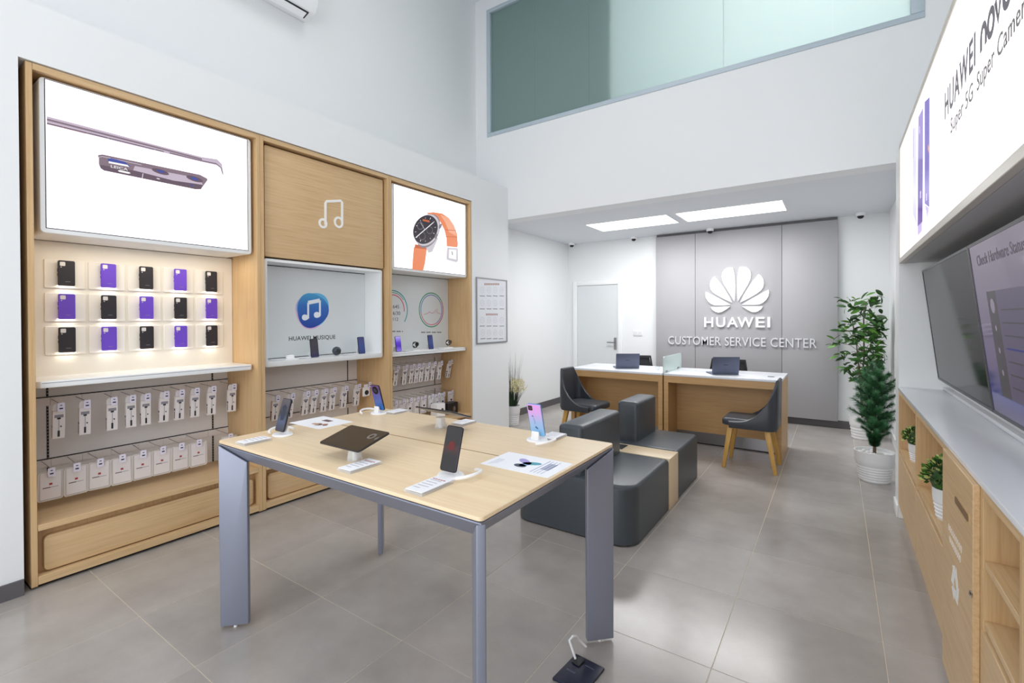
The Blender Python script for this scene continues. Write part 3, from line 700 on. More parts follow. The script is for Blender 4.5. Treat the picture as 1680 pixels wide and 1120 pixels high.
ys = [on('x', TAGX, *K5(u, v)).y for u, v in ((228, 460), (448, 440), (668, 400), (790, 385), (930, 370), (1055, 350), (1225, 330), (1412, 300))]
hang(1, 'upper', ys, .826, ST, 'slim white selfie stick package', .16, .046, -.01)
place(HK, (TAGX, 3.085, .83), (0, 0, 0), 'wire hook with white tag beside the earbud box, middle cabinet')
K6 = lambda u, v: (640+u/11.2, 540+v/11.2)
ys = [on('x', TAGX, *K6(u, v)).y for u, v in ((148, 700), (308, 690), (436, 672), (528, 655), (614, 650), (720, 642), (828, 622), (950, 610))]+[4.30]
hang(2, 'upper', ys, .962, ST, 'slim white selfie stick package', .16, .05, -.012)
K2 = lambda u, v: (640+u*.09524, 620+v*.09524)
ys = [on('x', TAGX, *K2(u, v)).y for u, v in ((105, 420), (240, 385), (365, 370), (485, 335), (605, 320), (735, 285), (840, 260), (930, 245))]+[4.31]
PO2 = thing('carded_accessory', 'small grey white accessory card', 'package', (0, 0, 0), 'hanging accessory cards')
MB().prism(rrect(-.045, .045, -.175, .012, .006), lambda a, q, n: (n, a, q), -.008, 0).build('card', mat('pouch_card', '#e3dedf', .5), PO2)
stroke(b_ := MB(), rrect(-.035, .035, -.16, -.02, .01), .004, lambda a, q, n: (n, a, q), 0, .0008, 0, True); b_.box(0, .001, -.006, .02, -.10, -.08, 1); b_.build('print', [INKG, INK], PO2)
hang(2, 'lower', ys, .592, PO2, 'pale accessory card', .05, .02, -.012)
# earbud box at end of the middle cabinet's rail
t = thing('earbud_box', 'small white earbud box hanging at end of middle cabinet rail', 'package', (TAGX-.01, 3.06, .80))
MB().box(-3.85, -3.832, 3.015, 3.095, .695, .785).build('carton', WHITEP, t, bevel=(.003, 1))
MB().box(-3.844, -3.841, 3.03, 3.08, .785, .812).build('hang_tab', WHITEP, t)
MB().lathe_x([(.024, 0), (.024, .0012)], (-3.832, 3.055, .732), 16).build('print', DARKG, t)
# two cartons on the right cabinet's ledge
for (lab, nm, x, y0, y1, h, mt) in (('white boxed gadget on the ledge of the right cabinet', 'white', -3.71, 3.925, 4.06, .148, WHITEP), ('black boxed gadget on the ledge of the right cabinet', 'black', -3.71, 4.115, 4.28, .13, BLKP)):
    t = thing('gadget_box', lab, 'box', (x, (y0+y1)/2, .343))
    MB().box(x-.10, x, y0, y1, .343, .343+h).build('carton', mt, t, bevel=(.002, 1))
    MB().prism(ell((y0+y1)/2+.02, .343+h*.45, .022, .03, 16), fx(x), 0, .0006).build('print', DARKG if nm == 'white' else STEEL, t)

# ------------------------------------------------------------------ phones, watches and stands
def make_phone(label, face, back, edge, cam_kind='quad', w_=.075, h=.160):
    """upright, screen towards -y, foot at the origin"""
    r_ = thing('smartphone', label, 'phone')
    ol = rrect(-w_/2, w_/2, 0, h, .010, 5)
    def sh(e, y): return [(a*(1-e/w_*2), y, h/2+(q-h/2)*(1-e/h*2)) for a, q in ol]
    MB().loft([sh(.0015, -.0042), sh(0, -.003), sh(0, .003), sh(.0015, .0042)]).build('body', edge, r_)
    MB().prism(rrect(-w_/2+.003, w_/2-.003, .003, h-.003, .008), lambda a, q, n: (a, -.0042-n, q), 0, .0004).build('screen', face, r_)
    bk = MB().prism(rrect(-w_/2+.002, w_/2-.002, .002, h-.002, .008), lambda a, q, n: (a, .0042+n, q), 0, .0004).build('back_glass', back, r_)
    if cam_kind == 'quad':
        MB().prism(rrect(.008, .031, h-.032, h-.008, .005), lambda a, q, n: (a, .0046+n, q), 0, .0012).build('camera_bump', mat('camera_bump_glass', '#5d4358', .2), r_)
        for (a, q) in ((.014, h-.014), (.025, h-.014), (.014, h-.026), (.025, h-.026)): MB().prism(ell(a, q, .0045, .0045, 14), lambda a, q, n: (a, .0058+n, q), 0, .0006).build('lens', BLKG, r_)
    elif cam_kind == 'round':
        MB().prism(ell(0, h-.032, .024, .024, 28), lambda a, q, n: (a, .0046+n, q), 0, .002).build('camera_bump', BLKG, r_)
        MB().prism(ell(0, h-.032, .012, .012, 20), lambda a, q, n: (a, .0066+n, q), 0, .0005).build('lens', mat('camera_lens_blue', '#2b3350', .1), r_)
    return r_
def make_stand(label, mirror=1, loop=True):
    """white disc stand with holder and curled security cable; phone foot at origin, +y behind"""
    r_ = thing('phone_stand', label, 'stand')
    MB().lathe([(.050, 0), (.052, .004), (.048, .010), (.02, .012)], 0, .015, 28, sx=1.0, sy=.9).build('base', WHITEP, r_)
    MB().prism([(-.012, 0), (.03, 0), (.022, .05), (.012, .055)], lambda a, q, n: (n, a*.5+.024, .01+q*.7), -.02, .02).build('holder', WHITEP, r_, bevel=(.004, 2))
    if loop:
        pts = [(mirror*(.045+.055*math.sin(q)), .02+.06*math.cos(q)*-1+.02, .010+.012*math.sin(q)) for q in [PI*(.05+.95*i/12) for i in range(13)]]
        MB().tube(pts, .006, 8).build('security_cable', WHITEP, r_)
    return r_
def make_plate(label, w_=.09, d=.16, red=False, tilt=0):
    r_ = thing('price_plate', label, 'price plate')
    MB().prism(rrect(-w_/2, w_/2, -d/2, d/2, .004), fz(0), 0, .010).build('base', CLEAR, r_)
    MB().box(-w_/2+.004, w_/2-.004, -d/2+.004, d/2-.004, .0102, .012).build('card', PAPER, r_)
    b = MB()
    for i in range(5): b.box(-w_/2+.012, -w_/2+.012+(.05 if i else .03), -d/2+.03+i*.02, -d/2+.036+i*.02, .012, .0124, 0)
    for i in range(5 if red else 0): b.box(-w_/2+.012+.012*i, -w_/2+.021+.012*i, d/2-.032, d/2-.026, .012, .0124, 1)
    b.build('print', [mat('faint_print', '#c9c6ce', .6), mat('red_print_faint', '#b5656a', .6)], r_)
    return r_
TZ = .89
SCR1 = gradient('portrait_wallpaper', [(0, '#43394a'), (.3, '#6f83b8'), (.55, '#3c3f50'), (1, '#8d7f92')], 'Z', 0, .16, .35)
SCRD = gradient('dark_red_wallpaper', [(0, '#241e22'), (.35, '#2c2024'), (.52, '#7c2830'), (.6, '#31262b'), (1, '#3a2c34')], 'Z', 0, .16, .28, .1)
SCRP = gradient('violet_wallpaper', [(0, '#8f78e8'), (.35, '#4a1fb8'), (.6, '#5a2ed0'), (1, '#b9aef4')], 'Z', 0, .16, .9)
SCRB = gradient('blue_wallpaper', [(0, '#2f4aa8'), (.5, '#3f63c8'), (1, '#5a549c')], 'Z', 0, .16, .35)
SCRK = gradient('charcoal_wallpaper', [(0, '#2d2a86'), (.25, '#4b4560'), (1, '#4c4754')], 'Z', 0, .16, .35)
BKPB = gradient('pink_to_blue_back', [(0, '#86c9ee'), (.45, '#a7bff0'), (.75, '#d9a9ee'), (1, '#e2a2ec')], 'Z', 0, .16)
BKVB = gradient('violet_to_blue_back', [(0, '#2f78c0'), (.5, '#5560b0'), (1, '#6d4a86')], 'Z', 0, .16)
BKGR = mat('dark_phone_back', '#2d2c34', .2)
EDK = mat('dark_phone_edge', '#23222c', .3, .4); EBL = mat('blue_phone_edge', '#7fa2d8', .25, .5)
def lean(o, x, y, z, face, ang, yaw=0, label=None):
    """face -1: screen to -y ; +1: screen to +y ; leaning back by ang degrees"""
    o.location = (x, y, z); o.rotation_euler = (math.radians(-ang), 0, (PI if face > 0 else 0)+math.radians(yaw)); return o
# on the display table
p1 = lean(make_phone('dark phone showing a figure, at the left front corner of the display table', SCR1, BKGR, EDK), -2.235, 1.262, TZ+.022, -1, 16)
b = MB().prism([(-.012, .055), (.012, .055), (.016, .085), (.012, .105), (.02, .118), (0, .13), (-.02, .118), (-.012, .105), (-.016, .085)], lambda a, q, n: (a, -.0046-n, q), 0, .0004).build('wallpaper_figure', glow('figure_blue_grey', '#44506e', .5), p1, local=True)
put(make_stand('white stand with cable under the dark phone at the left front corner', -1), (-2.235, 1.262, TZ))
put(make_plate('clear price plate before the phone at the left front table corner', .08, .13), (-2.225, 1.135, TZ))
p2 = lean(make_phone('dark phone with red wallpaper, nearest on the display table', SCRD, BKGR, EDK), -1.142, 1.262, TZ+.022, -1, 16)
MB().prism([(-.016, .082), (-.004, .072), (.014, .082), (.016, .098), (.004, .108), (-.012, .102)], lambda a, q, n: (a, -.0046-n, q), 0, .0003).build('wallpaper_figure', glow('figure_red', '#a03a3c', .45), p2, local=True)
put(make_stand('white stand with cable under the nearest dark phone', 1), (-1.142, 1.262, TZ))
put(make_plate('clear price plate before the nearest dark phone on the table', .085, .155, True), (-1.128, 1.155, TZ))
p3 = lean(make_phone('pink to blue phone seen from behind, at the right rear table corner', SCRB, BKPB, EBL), -1.142, 1.888, TZ+.022, 1, 16)
b = MB()
for (a, q, s_) in ((.014, .10, .005), (.004, .045, .006), (-.002, .04, .005)): b.prism([(a-s_, q-s_), (a+s_, q-s_*.4), (a-s_*.2, q+s_)], lambda a, q, n: (a, .0046+n, q), 0, .0004)
stroke(b, [(.010, .09), (.006, .07), (.008, .06)], .0015, lambda a, q, n: (a, .0046+n, q), 0, .0004); b.build('back_print', mat('back_print_blue', '#3a5a86', .4), p3, local=True)
put(make_stand('white stand with curled cable under the pink and blue phone', -1), (-1.142, 1.888, TZ), (0, 0, PI))
put(make_plate('clear price plate beyond the pink and blue phone', .085, .13), (-1.11, 1.965, TZ))
p4 = lean(make_phone('violet blue phone with round camera, at the far left table corner', SCRB, BKVB, EDK, 'round'), -2.26, 1.905, TZ+.022, 1, 16)
put(make_stand('white stand with cable under the violet blue phone', 1), (-2.26, 1.905, TZ), (0, 0, PI))
put(make_plate('clear price plate beyond the violet blue phone', .085, .12), (-2.2, 1.975, TZ))
def make_tablet(label, face):
    r_ = thing('tablet', label, 'tablet'); w_, d = .255, .165
    MB().prism(rrect(-w_/2, w_/2, 0, d, .012), fz(0), 0, .007).build('body', mat('tablet_shell', '#3a3638', .3, .5), r_, bevel=(.0015, 1))
    MB().prism(rrect(-w_/2+.003, w_/2-.003, .003, d-.003, .010), fz(.007), 0, .0005).build('screen', face, r_)
    return r_
tb = make_tablet('black tablet tilted on a clear stand at the front of the table', mat('dark_tablet_glass', '#2e261f', .22))
put(tb, (-1.64, 1.166, TZ+.052), (math.radians(15), 0, 0))
b = MB(); stroke(b, ell(.075, .112, .014, .017, 20), .010, fz(.0075), 0, .0003, 0, True); b.prism([(.113, .12), (.12, .10), (.113, .09), (.106, .10)], fz(.0075), 0, .0003)
b.build('screen_print', mat('grey_screen_print', '#6d6762', .3), tb, local=True)
def clear_stand(label, x, y, h):
    r_ = thing('acrylic_stand', label, 'stand', (x, y, TZ))
    MB().lathe([(.030, TZ), (.031, TZ+.004), (.024, TZ+h-.006), (.026, TZ+h)], x, y, 24).build('collar', CLEAR, r_)
    MB().lathe([(.010, TZ), (.010, TZ+h*.9)], x, y, 16).build('core', WHITEP, r_)
    return r_
clear_stand('clear round stand under the black tablet', -1.60, 1.215, .050)
put(make_plate('white price plate with red print in front of the black tablet', .08, .15, True), (-1.503, 1.165, TZ))
tb2 = make_tablet('tablet seen edge on above its stand at the rear of the table', BLKG)
put(tb2, (-1.665, 1.885, TZ+.058), (math.radians(19), 0, PI))
clear_stand('clear round stand under the edge on rear tablet', -1.70, 1.825, .056)
put(make_plate('clear price plate beside the edge on rear tablet', .08, .12), (-1.66, 1.965, TZ))
# paper leaflets on the table
def quad_sheet(label, pts, prints, name='leaflet'):
    q = [on('z', TZ, *p) for p in pts]; x0 = sum(p.x for p in q)/4; y0 = sum(p.y for p in q)/4
    r_ = thing(name, label, 'leaflet', (x0, y0, TZ))
    xa, xb, ya_, yb_ = (q[0].x+q[1].x)/2, (q[2].x+q[3].x)/2, (q[0].y+q[3].y)/2, (q[1].y+q[2].y)/2
    MB().box(xa, xb, ya_, yb_, TZ, TZ+.0008).build('sheet', PAPER, r_)
    prints(r_, lambda a, c_, n: (xa+(xb-xa)*a, ya_+(yb_-ya_)*c_, TZ+.0008+n)); return r_
def pr1(r_, F):
    b = MB()
    for (u, c_, w_, h, a_, mi) in ((.42, .62, .10, .16, .6, 0), (.50, .46, .06, .2, -.2, 2), (.56, .56, .12, .14, -.5, 1), (.47, .34, .09, .12, .1, 3)):
        b.prism([(u+w_*math.cos(q+a_), c_+h*math.sin(q)*.8) for q in [i*2*PI/14 for i in range(14)]], F, 0, .0003, mi)
    for i in range(5): b.prism([(.08+.02*i, .08+.03*i), (.085+.02*i, .08+.03*i), (.085+.02*i, .5), (.08+.02*i, .5)], F, 0, .0003, 4)
    for i in range(4): b.prism([(.70+.05*i, .12), (.712+.05*i, .12), (.712+.05*i, .9), (.70+.05*i, .9)], F, 0, .0003, 4 if i else 5)
    for i in range(4): b.prism([(.76+.03*i, .35), (.78+.03*i, .35), (.78+.03*i, .75), (.76+.03*i, .75)], F, 0, .0003, 5)
    b.build('print', [mat('leaflet_lilac', '#a9a0dc', .5), mat('leaflet_teal', '#4b9fb0', .5), mat('leaflet_blue', '#8db4e4', .5), mat('leaflet_dark', '#3c4a5c', .5), mat('leaflet_line', '#b9bfd6', .6), mat('leaflet_line_2', '#9aa6cc', .6)], r_)
quad_sheet('white leaflet with phone pictures at the right edge of the table', ((790, 760), (836, 740), (940, 762), (896, 785)), pr1)
def pr2(r_, F):
    b = MB()
    for i in range(8): b.prism([(.36+.03*i, .62), (.385+.03*i, .62), (.385+.03*i, .78), (.36+.03*i, .78)], F, 0, .0003, 0)
    for i, (u, c_, s_) in enumerate(((.5, .3, .05), (.58, .36, .06), (.66, .3, .07), (.74, .4, .06), (.62, .26, .05), (.8, .34, .05))):
        b.prism([(u+s_*math.cos(q), c_+s_*1.3*math.sin(q)) for q in [j*2*PI/10 for j in range(10)]], F, 0, .0003+.0001*i, (1, 2, 0, 1, 2, 3)[i])
    b.build('print', [mat('leaflet_brown', '#6a4a48', .5), mat('leaflet_orange', '#c98a5a', .5), mat('leaflet_tan', '#b99c84', .5), mat('leaflet_maroon', '#7c5a60', .5)], r_)
quad_sheet('white leaflet with brown pictures at the left edge of the table', ((478, 694), (528, 682), (580, 692), (522, 704)), pr2)

# on the middle cabinet's display box and the right cabinet's shelf
ZB = 1.088+.042; ZC = 1.119
def px_y(x, u, v): return on('x', x, u, v).y
lean(make_phone('dark phone in the white display box, under the lettering', SCRK, BKGR, EDK), -3.72, px_y(-3.72, 517, 586), ZB, -1, 8, 90)
lean(make_phone('blue phone at the right end of the white display box', SCRB, BKGR, EDK), -3.72, px_y(-3.72, 594, 580), ZB, -1, 8, 90)
def stub(label, x, y, z):
    r_ = thing('phone_rest', label, 'stand', (x, y, z))
    MB().prism(rrect(x-.035, x+.03, y-.045, y+.045, .02), fz(z), 0, .006).build('base', WHITEP, r_)
    MB().box(x-.03, x-.018, y-.02, y+.02, z+.006, z+.045).build('holder', WHITEP, r_, bevel=(.003, 1)); return r_
for (u, v, l) in ((517, 586, 'white rest behind the dark phone in the display box'), (594, 580, 'white rest behind the blue phone in the display box')): stub(l, -3.735-.02, px_y(-3.72, u, v), ZB)
y = px_y(-3.72, 553, 585)
t = thing('round_speaker', 'small dark round speaker in the white display box', 'speaker', (-3.72, y, ZB))
MB().lathe_x([(.018, 0), (.034, .006), (.040, .022), (.036, .040), (.020, .050), (.006, .052)], (-3.75, y, ZB+.041), 24).build('shell', mat('dark_speaker_shell', '#4a4e58', .2, .3), t)
MB().lathe_x([(.020, .0505), (.020, .0525)], (-3.75, y, ZB+.041), 20).build('grille', DARKG, t)
t = thing('earbud_case', 'white earbud case on a pad at left of the display box', 'earbud case', (-3.70, px_y(-3.70, 476, 590), ZB)); y = t.location.y
MB().prism(rrect(-3.75, -3.65, y-.06, y+.06, .02), fz(ZB), 0, .006).build('pad', WHITEP, t)
MB().soft(lambda e: rrect(-3.72+e, -3.68-e, y-.035+e, y+.035-e, .018), ZB+.006, ZB+.04, .012).build('case', WHITEP, t)
for k, (u, v) in enumerate(((454, 592), (497, 589), (573, 584))):
    y = px_y(-3.68, u, v)
    t = thing('price_plate', ['white price plate at the left end of the display box', 'white price plate left of the dark phone in the display box', 'white price plate right of the round speaker in the display box'][k], 'price plate', (-3.68, y, ZB))
    MB().prism(rrect(-3.715, -3.65, y-.05, y+.05, .004), fz(ZB), 0, .008).build('base', CLEAR, t); MB().box(-3.71, -3.655, y-.046, y+.046, ZB+.0082, ZB+.0095).build('card', PAPER, t)
XS = -3.74
lean(make_phone('phone with violet flower wallpaper on the right cabinet shelf', SCRP, BKGR, EDK), XS, px_y(XS, 654.5, 576), ZC, -1, 8, 90)
lean(make_phone('blue phone on the right cabinet shelf between two watches', SCRB, BKGR, EDK), XS, px_y(XS, 707.5, 571), ZC, -1, 8, 90)
for (u, v, l) in ((654.5, 576, 'white rest behind the violet phone on the right shelf'), (707.5, 571, 'white rest behind the blue phone on the right shelf')): stub(l, XS-.035, px_y(XS, u, v), ZC)
for k, (u, v, l) in enumerate(((681, 573, 'black watch on a white stand between the two shelf phones'), (735.5, 570, 'black watch on a white stand at right end of shelf'))):
    y = px_y(XS, u, v); z = ZC
    s_ = thing('watch_stand', ['white watch stand between the two shelf phones', 'white watch stand at right end of the right shelf'][k], 'stand', (XS, y, z))
    MB().prism(rrect(XS-.035, XS+.035, y-.05, y+.05, .01), fz(z), 0, .008).build('base', WHITEP, s_)
    MB().tube([(XS, y+.012, z+.006), (XS, y+.012, z+.075)], .004, 8).tube([(XS, y-.02, z+.06), (XS, y+.02, z+.06)], .012, 10).build('arm', WHITEP, s_)
    t = thing('smart_watch', l, 'watch', (XS, y, z+.06))
    ringp = [(XS+.03*math.cos(q), y, z+.06+.034*math.sin(q)) for q in [2*PI*i/24+.4 for i in range(23)]]
    b = MB(); b.loft([[(p[0]*1, p[1]-.011, p[2]), (p[0], p[1]+.011, p[2]), (XS+(p[0]-XS)*.86, p[1]+.011, z+.06+(p[2]-z-.06)*.86), (XS+(p[0]-XS)*.86, p[1]-.011, z+.06+(p[2]-z-.06)*.86)] for p in ringp]); b.build('strap', BLKP, t)
    MB().lathe_x([(.022, 0), (.023, .004), (.021, .010)], (XS+.026, y, z+.068), 24).build('dial', [BLKG] if k == 0 else [mat('brown_dial', '#4a3426', .3)], t)
for k, (u, v) in enumerate(((668, 579), (722, 573))):
    y = px_y(-3.68, u, v)
    t = thing('price_plate', ['white price plate between violet phone and first watch', 'white price plate between blue phone and second watch'][k], 'price plate', (-3.68, y, ZC))
    MB().prism(rrect(-3.715, -3.65, y-.045, y+.045, .004), fz(ZC), 0, .008).build('base', CLEAR, t); MB().box(-3.71, -3.655, y-.04, y+.04, ZC+.0082, ZC+.0095).build('card', PAPER, t)

# ------------------------------------------------------------------ display table
tx0, tx1, ty0, ty1 = -2.405, -.832, 1.058, 2.03
t = thing('display_table', 'oak topped display table with blue grey metal legs in the foreground', 'table', ((tx0+tx1)/2, (ty0+ty1)/2, 0))
tp = MB().soft(lambda e: rrect(tx0+e, tx1-e, ty0+e, ty1-e, .016), TZ-.012, TZ, .003, seg=2).build('table_top', OAKT, t)
MB().box(-2.19, -1.12, 1.5765, 1.5835, TZ-.002, TZ+.0004).build('cable_slot', mat('slot_brown', '#97794f', .6), tp)
def ring(e, z): return [(x, y, z) for x, y in ((tx0+e, ty0+e), (tx1-e, ty0+e), (tx1-e, ty1-e), (tx0+e, ty1-e))]
b = MB(); R5 = [ring(.010, .874), ring(.004, .872), ring(.003, .868), ring(.090, .784), ring(.104, .784), ring(.104, .874)]
b.loft(R5+[R5[0]], caps=False); b.build('apron', TBLM, t)
MB().box(tx0+.02, tx1-.02, ty0+.02, ty1-.02, .874, .878).build('painted_gap_shade', DARKG, t)  # dark sheet under the top, giving the gap's shade by colour
for sx, sy, cx, cy in ((1, 1, tx0, ty0), (-1, 1, tx1, ty0), (-1, -1, tx1, ty1), (1, -1, tx0, ty1)):
    d = Vector((sx, sy, 0)).normalized(); nn = Vector((-sy, sx, 0)).normalized()
    o0 = Vector((cx, cy, 0))
    lg = MB().prism([(.008, .012), (.132, .012), (.132, .783), (.128, .784), (.006, .869)], lambda a, q, n: o0+d*a+nn*n+Vector((0, 0, q)), -.0145, .0145).build('leg', TBLM, t, bevel=(.006, 3))
    fp = o0+d*.07
    MB().lathe([(.008, 0), (.008, .014)], fp.x, fp.y, 12).build('glide', WHITEP, lg)
# power brick and lead on the floor
p = [on('z', 0, *q) for q in ((945, 1076), (992, 1100), (960, 1140), (906, 1116))]
t = thing('power_box', 'flat black power box on the floor beside the near right table leg', 'power box', ((p[0].x+p[2].x)/2, (p[0].y+p[2].y)/2, 0))
MB().loft([[(q.x, q.y, z) for q in p] for z in (.001, .013)]).build('case', mat('navy_black_plastic', '#20243a', .4), t, bevel=(.003, 2))
ctr = sum(p, Vector())/4; eu, ev = (p[1]-p[0]), (p[3]-p[0])
FB = lambda a, q, n: p[0]+eu*a+ev*q+Vector((0, 0, .013+n))
b = MB()
for i in range(5): b.prism([(.15+.06*i, .55), (.19+.06*i, .55), (.19+.06*i, .60), (.15+.06*i, .60)], FB, 0, .0005)
b.prism([(.5, .2), (.8, .2), (.8, .22), (.5, .22)], FB, 0, .0005); b.build('print', mat('faint_white_print', '#565b70', .5), t)
MB().prism([(.12, .1), (.4, .1), (.4, .35), (.12, .35)], FB, 0, .006).build('latch', BLKP, t, bevel=(.002, 1))
a_ = on('z', .03, 944, 1080); c1 = on('z', .1, 934, 1050); c2 = on('z', .1, 945, 1043); c3 = Vector((-.93, 1.87, .05))
tag(MB().tube([a_, a_.lerp(c1, .5), c1, c1.lerp(c2, .5)+Vector((0, 0, .008)), c2, c3, (c3.x+.02, c3.y+.03, .008)], .005, 8).build('power_lead', WHITEP), 'short white power lead curling behind the near right table leg', 'cable')

# ------------------------------------------------------------------ back to back sofa
sx0, sx1 = -1.945, -1.045
def seatblock(label, y0, y1, near, b0, b1, gname):
    r_ = thing('sofa_block', label, 'sofa', ((sx0+sx1)/2, (y0+y1)/2, 0), gname)
    R = .13; S_ = .016
    rad = [R, R, S_, S_] if near else [S_, S_, .05, .05]
    MB().soft(lambda e: rrect(sx0+e, sx1-e, y0+e, y1-e, [max(q-e, .012) for q in rad], 8), .012, .388, .030, seg=4).build('seat', LEATH, r_)
    MB().box(sx0+.05, sx1-.05, y0+.05, y1-.05, 0, .014).build('plinth', BLACK, r_)
    MB().soft(lambda e: rrect(-1.60+e, -1.415-e, b0+e, b1-e, .03, 6), .380, .725, .028, seg=4).build('backrest', LEATH, r_)
    return r_
seatblock('charcoal leather sofa block with round front corners, nearer of two', 2.855, 3.632, True, 2.90, 3.60, 'sofa blocks')
seatblock('charcoal leather sofa block nearest the desks, farther of two', 3.875, 4.555, False, 3.985, 4.50, 'sofa blocks')
t = thing('sofa_divider', 'oak divider box between the two sofa blocks', 'side table', ((sx0+sx1)/2, 3.753, 0))
MB().box(sx0, sx1+.004, 3.636, 3.871, 0, .385).build('body', OAKT, t, bevel=(.003, 2))
q = on('z', .386, 1016, 732)
MB().box(q.x-.05, q.x+.05, q.y-.07, q.y+.07, .385, .388).build('socket_cover', DARKG, t, bevel=(.001, 1))

# ------------------------------------------------------------------ service desks
DF, DB, DZ = 5.40, 6.14, .83
MARB = mat('white_speckled_stone', '#e7eaef', .22, var=(30, .03))
def desk(label, x0, x1):
    r_ = thing('service_desk', label, 'desk', ((x0+x1)/2, (DF+DB)/2, 0), 'service desks')
    MB().box(x0, x1, DF-.005, DB, DZ-.025, DZ).build('desk_top', MARB, r_, bevel=(.003, 2))
    for a in (x0, x1-.05): MB().box(a, a+.05, DF, DB-.01, 0, DZ-.025).build('side_panel', OAKD, r_, bevel=(.001, 1))
    MB().box(x0+.05, x1-.05, DF, DF+.03, DZ-.10, DZ-.025).build('front_rail', OAKD, r_)
    MB().box(x0+.05, x1-.05, 5.75, 5.775, .135, DZ-.025).build('modesty_panel', OAKD, r_)
    MB().box(x0+.05, x1-.05, 5.748, 5.77, .012, .135).build('kick_plate', STEEL, r_)
    MB().box(x0+.05, x1-.05, 5.755, 5.77, 0, .012).build('kick_gap', BLACK, r_)
    return r_
desk('white topped oak service desk under the emblem, right of the glass divider', -1.612, -.447)
desk('white topped oak service desk nearest the door, left of the glass divider', -2.785, -1.626)
q = on('z', DZ, 1265, 618)
t = thing('cable_grommet', 'small grey cable cover on the right desk top', 'cable cover', (q.x, q.y, DZ))
MB().lathe([(.034, DZ), (.034, DZ+.004), (.03, DZ+.005)], q.x, q.y, 20).build('rim', STEEL, t)
t = thing('desk_divider', 'frosted glass divider standing between the two service desks', 'divider', (-1.619, 5.78, DZ))
MB().prism(rrect(DF+.01, 6.16, DZ, 1.015, [.004, .004, .03, .03]), lambda a, q, n: (-1.619+n, a, q), -.005, .005).build('glass', mat('frosted_divider_glass', '#d5e4e0', .3, alpha=.86), t)
for y in (DF+.12, 6.0): MB().box(-1.631, -1.607, y-.03, y+.03, DZ, DZ+.02).build('clamp', STEEL, t)
def laptop(label, pl, pr, toplv):
    a, c_ = on('z', DZ+.004, *pl), on('z', DZ+.004, *pr)
    ex = (c_-a); w_ = ex.length; ex.normalize(); ey = Vector((-ex.y, ex.x, 0))
    r_ = thing('laptop', label, 'laptop', ((a.x+c_.x)/2, (a.y+c_.y)/2, DZ))
    Fb = lambda u, v, n: a+ex*u+ey*v+Vector((0, 0, n-.004))
    GR = mat('laptop_grey', '#656b80', .35, .5)
    MB().prism(rrect(0, w_, .0, .215, .008), Fb, .001, .014).build('base', GR, r_, bevel=(.002, 1))
    MB().prism(rrect(.02, w_-.02, .03, .12, .004), Fb, .014, .0145).build('keyboard', BLKP, r_)
    kk = math.radians(12)
    Fl = lambda u, v, n: a+ex*u+ey*(-v*math.sin(kk)*.8+n*math.cos(kk)+.012)+Vector((0, 0, .010+v*math.cos(kk)))
    ld = MB().prism(rrect(0, w_, 0, toplv, .008), Fl, -.007, 0).build('lid', GR, r_, bevel=(.0015, 1))
    MB().prism(rrect(.006, w_-.006, .008, toplv-.006, .004), Fl, 0, .0006).build('screen', glow('laptop_screen', '#8a94a8', .5), r_)
    b = MB()
    for i in range(6): b.prism([(w_/2-.024+.008*i, toplv*.5), (w_/2-.018+.008*i, toplv*.5), (w_/2-.018+.008*i, toplv*.5+.007), (w_/2-.024+.008*i, toplv*.5+.007)], lambda u, v, n: Fl(u, v, -.007-n), 0, .0004)
    b.build('lid_mark', INK, ld)
laptop('grey laptop seen from behind on the desk near the door', (1010.5, 604), (1049, 604), .178)
laptop('grey laptop seen from behind on the desk under the emblem', (1168.5, 614), (1212.5, 614.2), .188)
q = on('z', DZ, 1083, 607)
t = thing('pen_cup', 'small clear pen cup left of the glass divider', 'cup', (q.x-.03, q.y, DZ))
MB().lathe([(.02, DZ), (.024, DZ+.04), (.022, DZ+.04), (.018, DZ+.004)], q.x-.03, q.y, 16).build('cup', CLEAR, t)

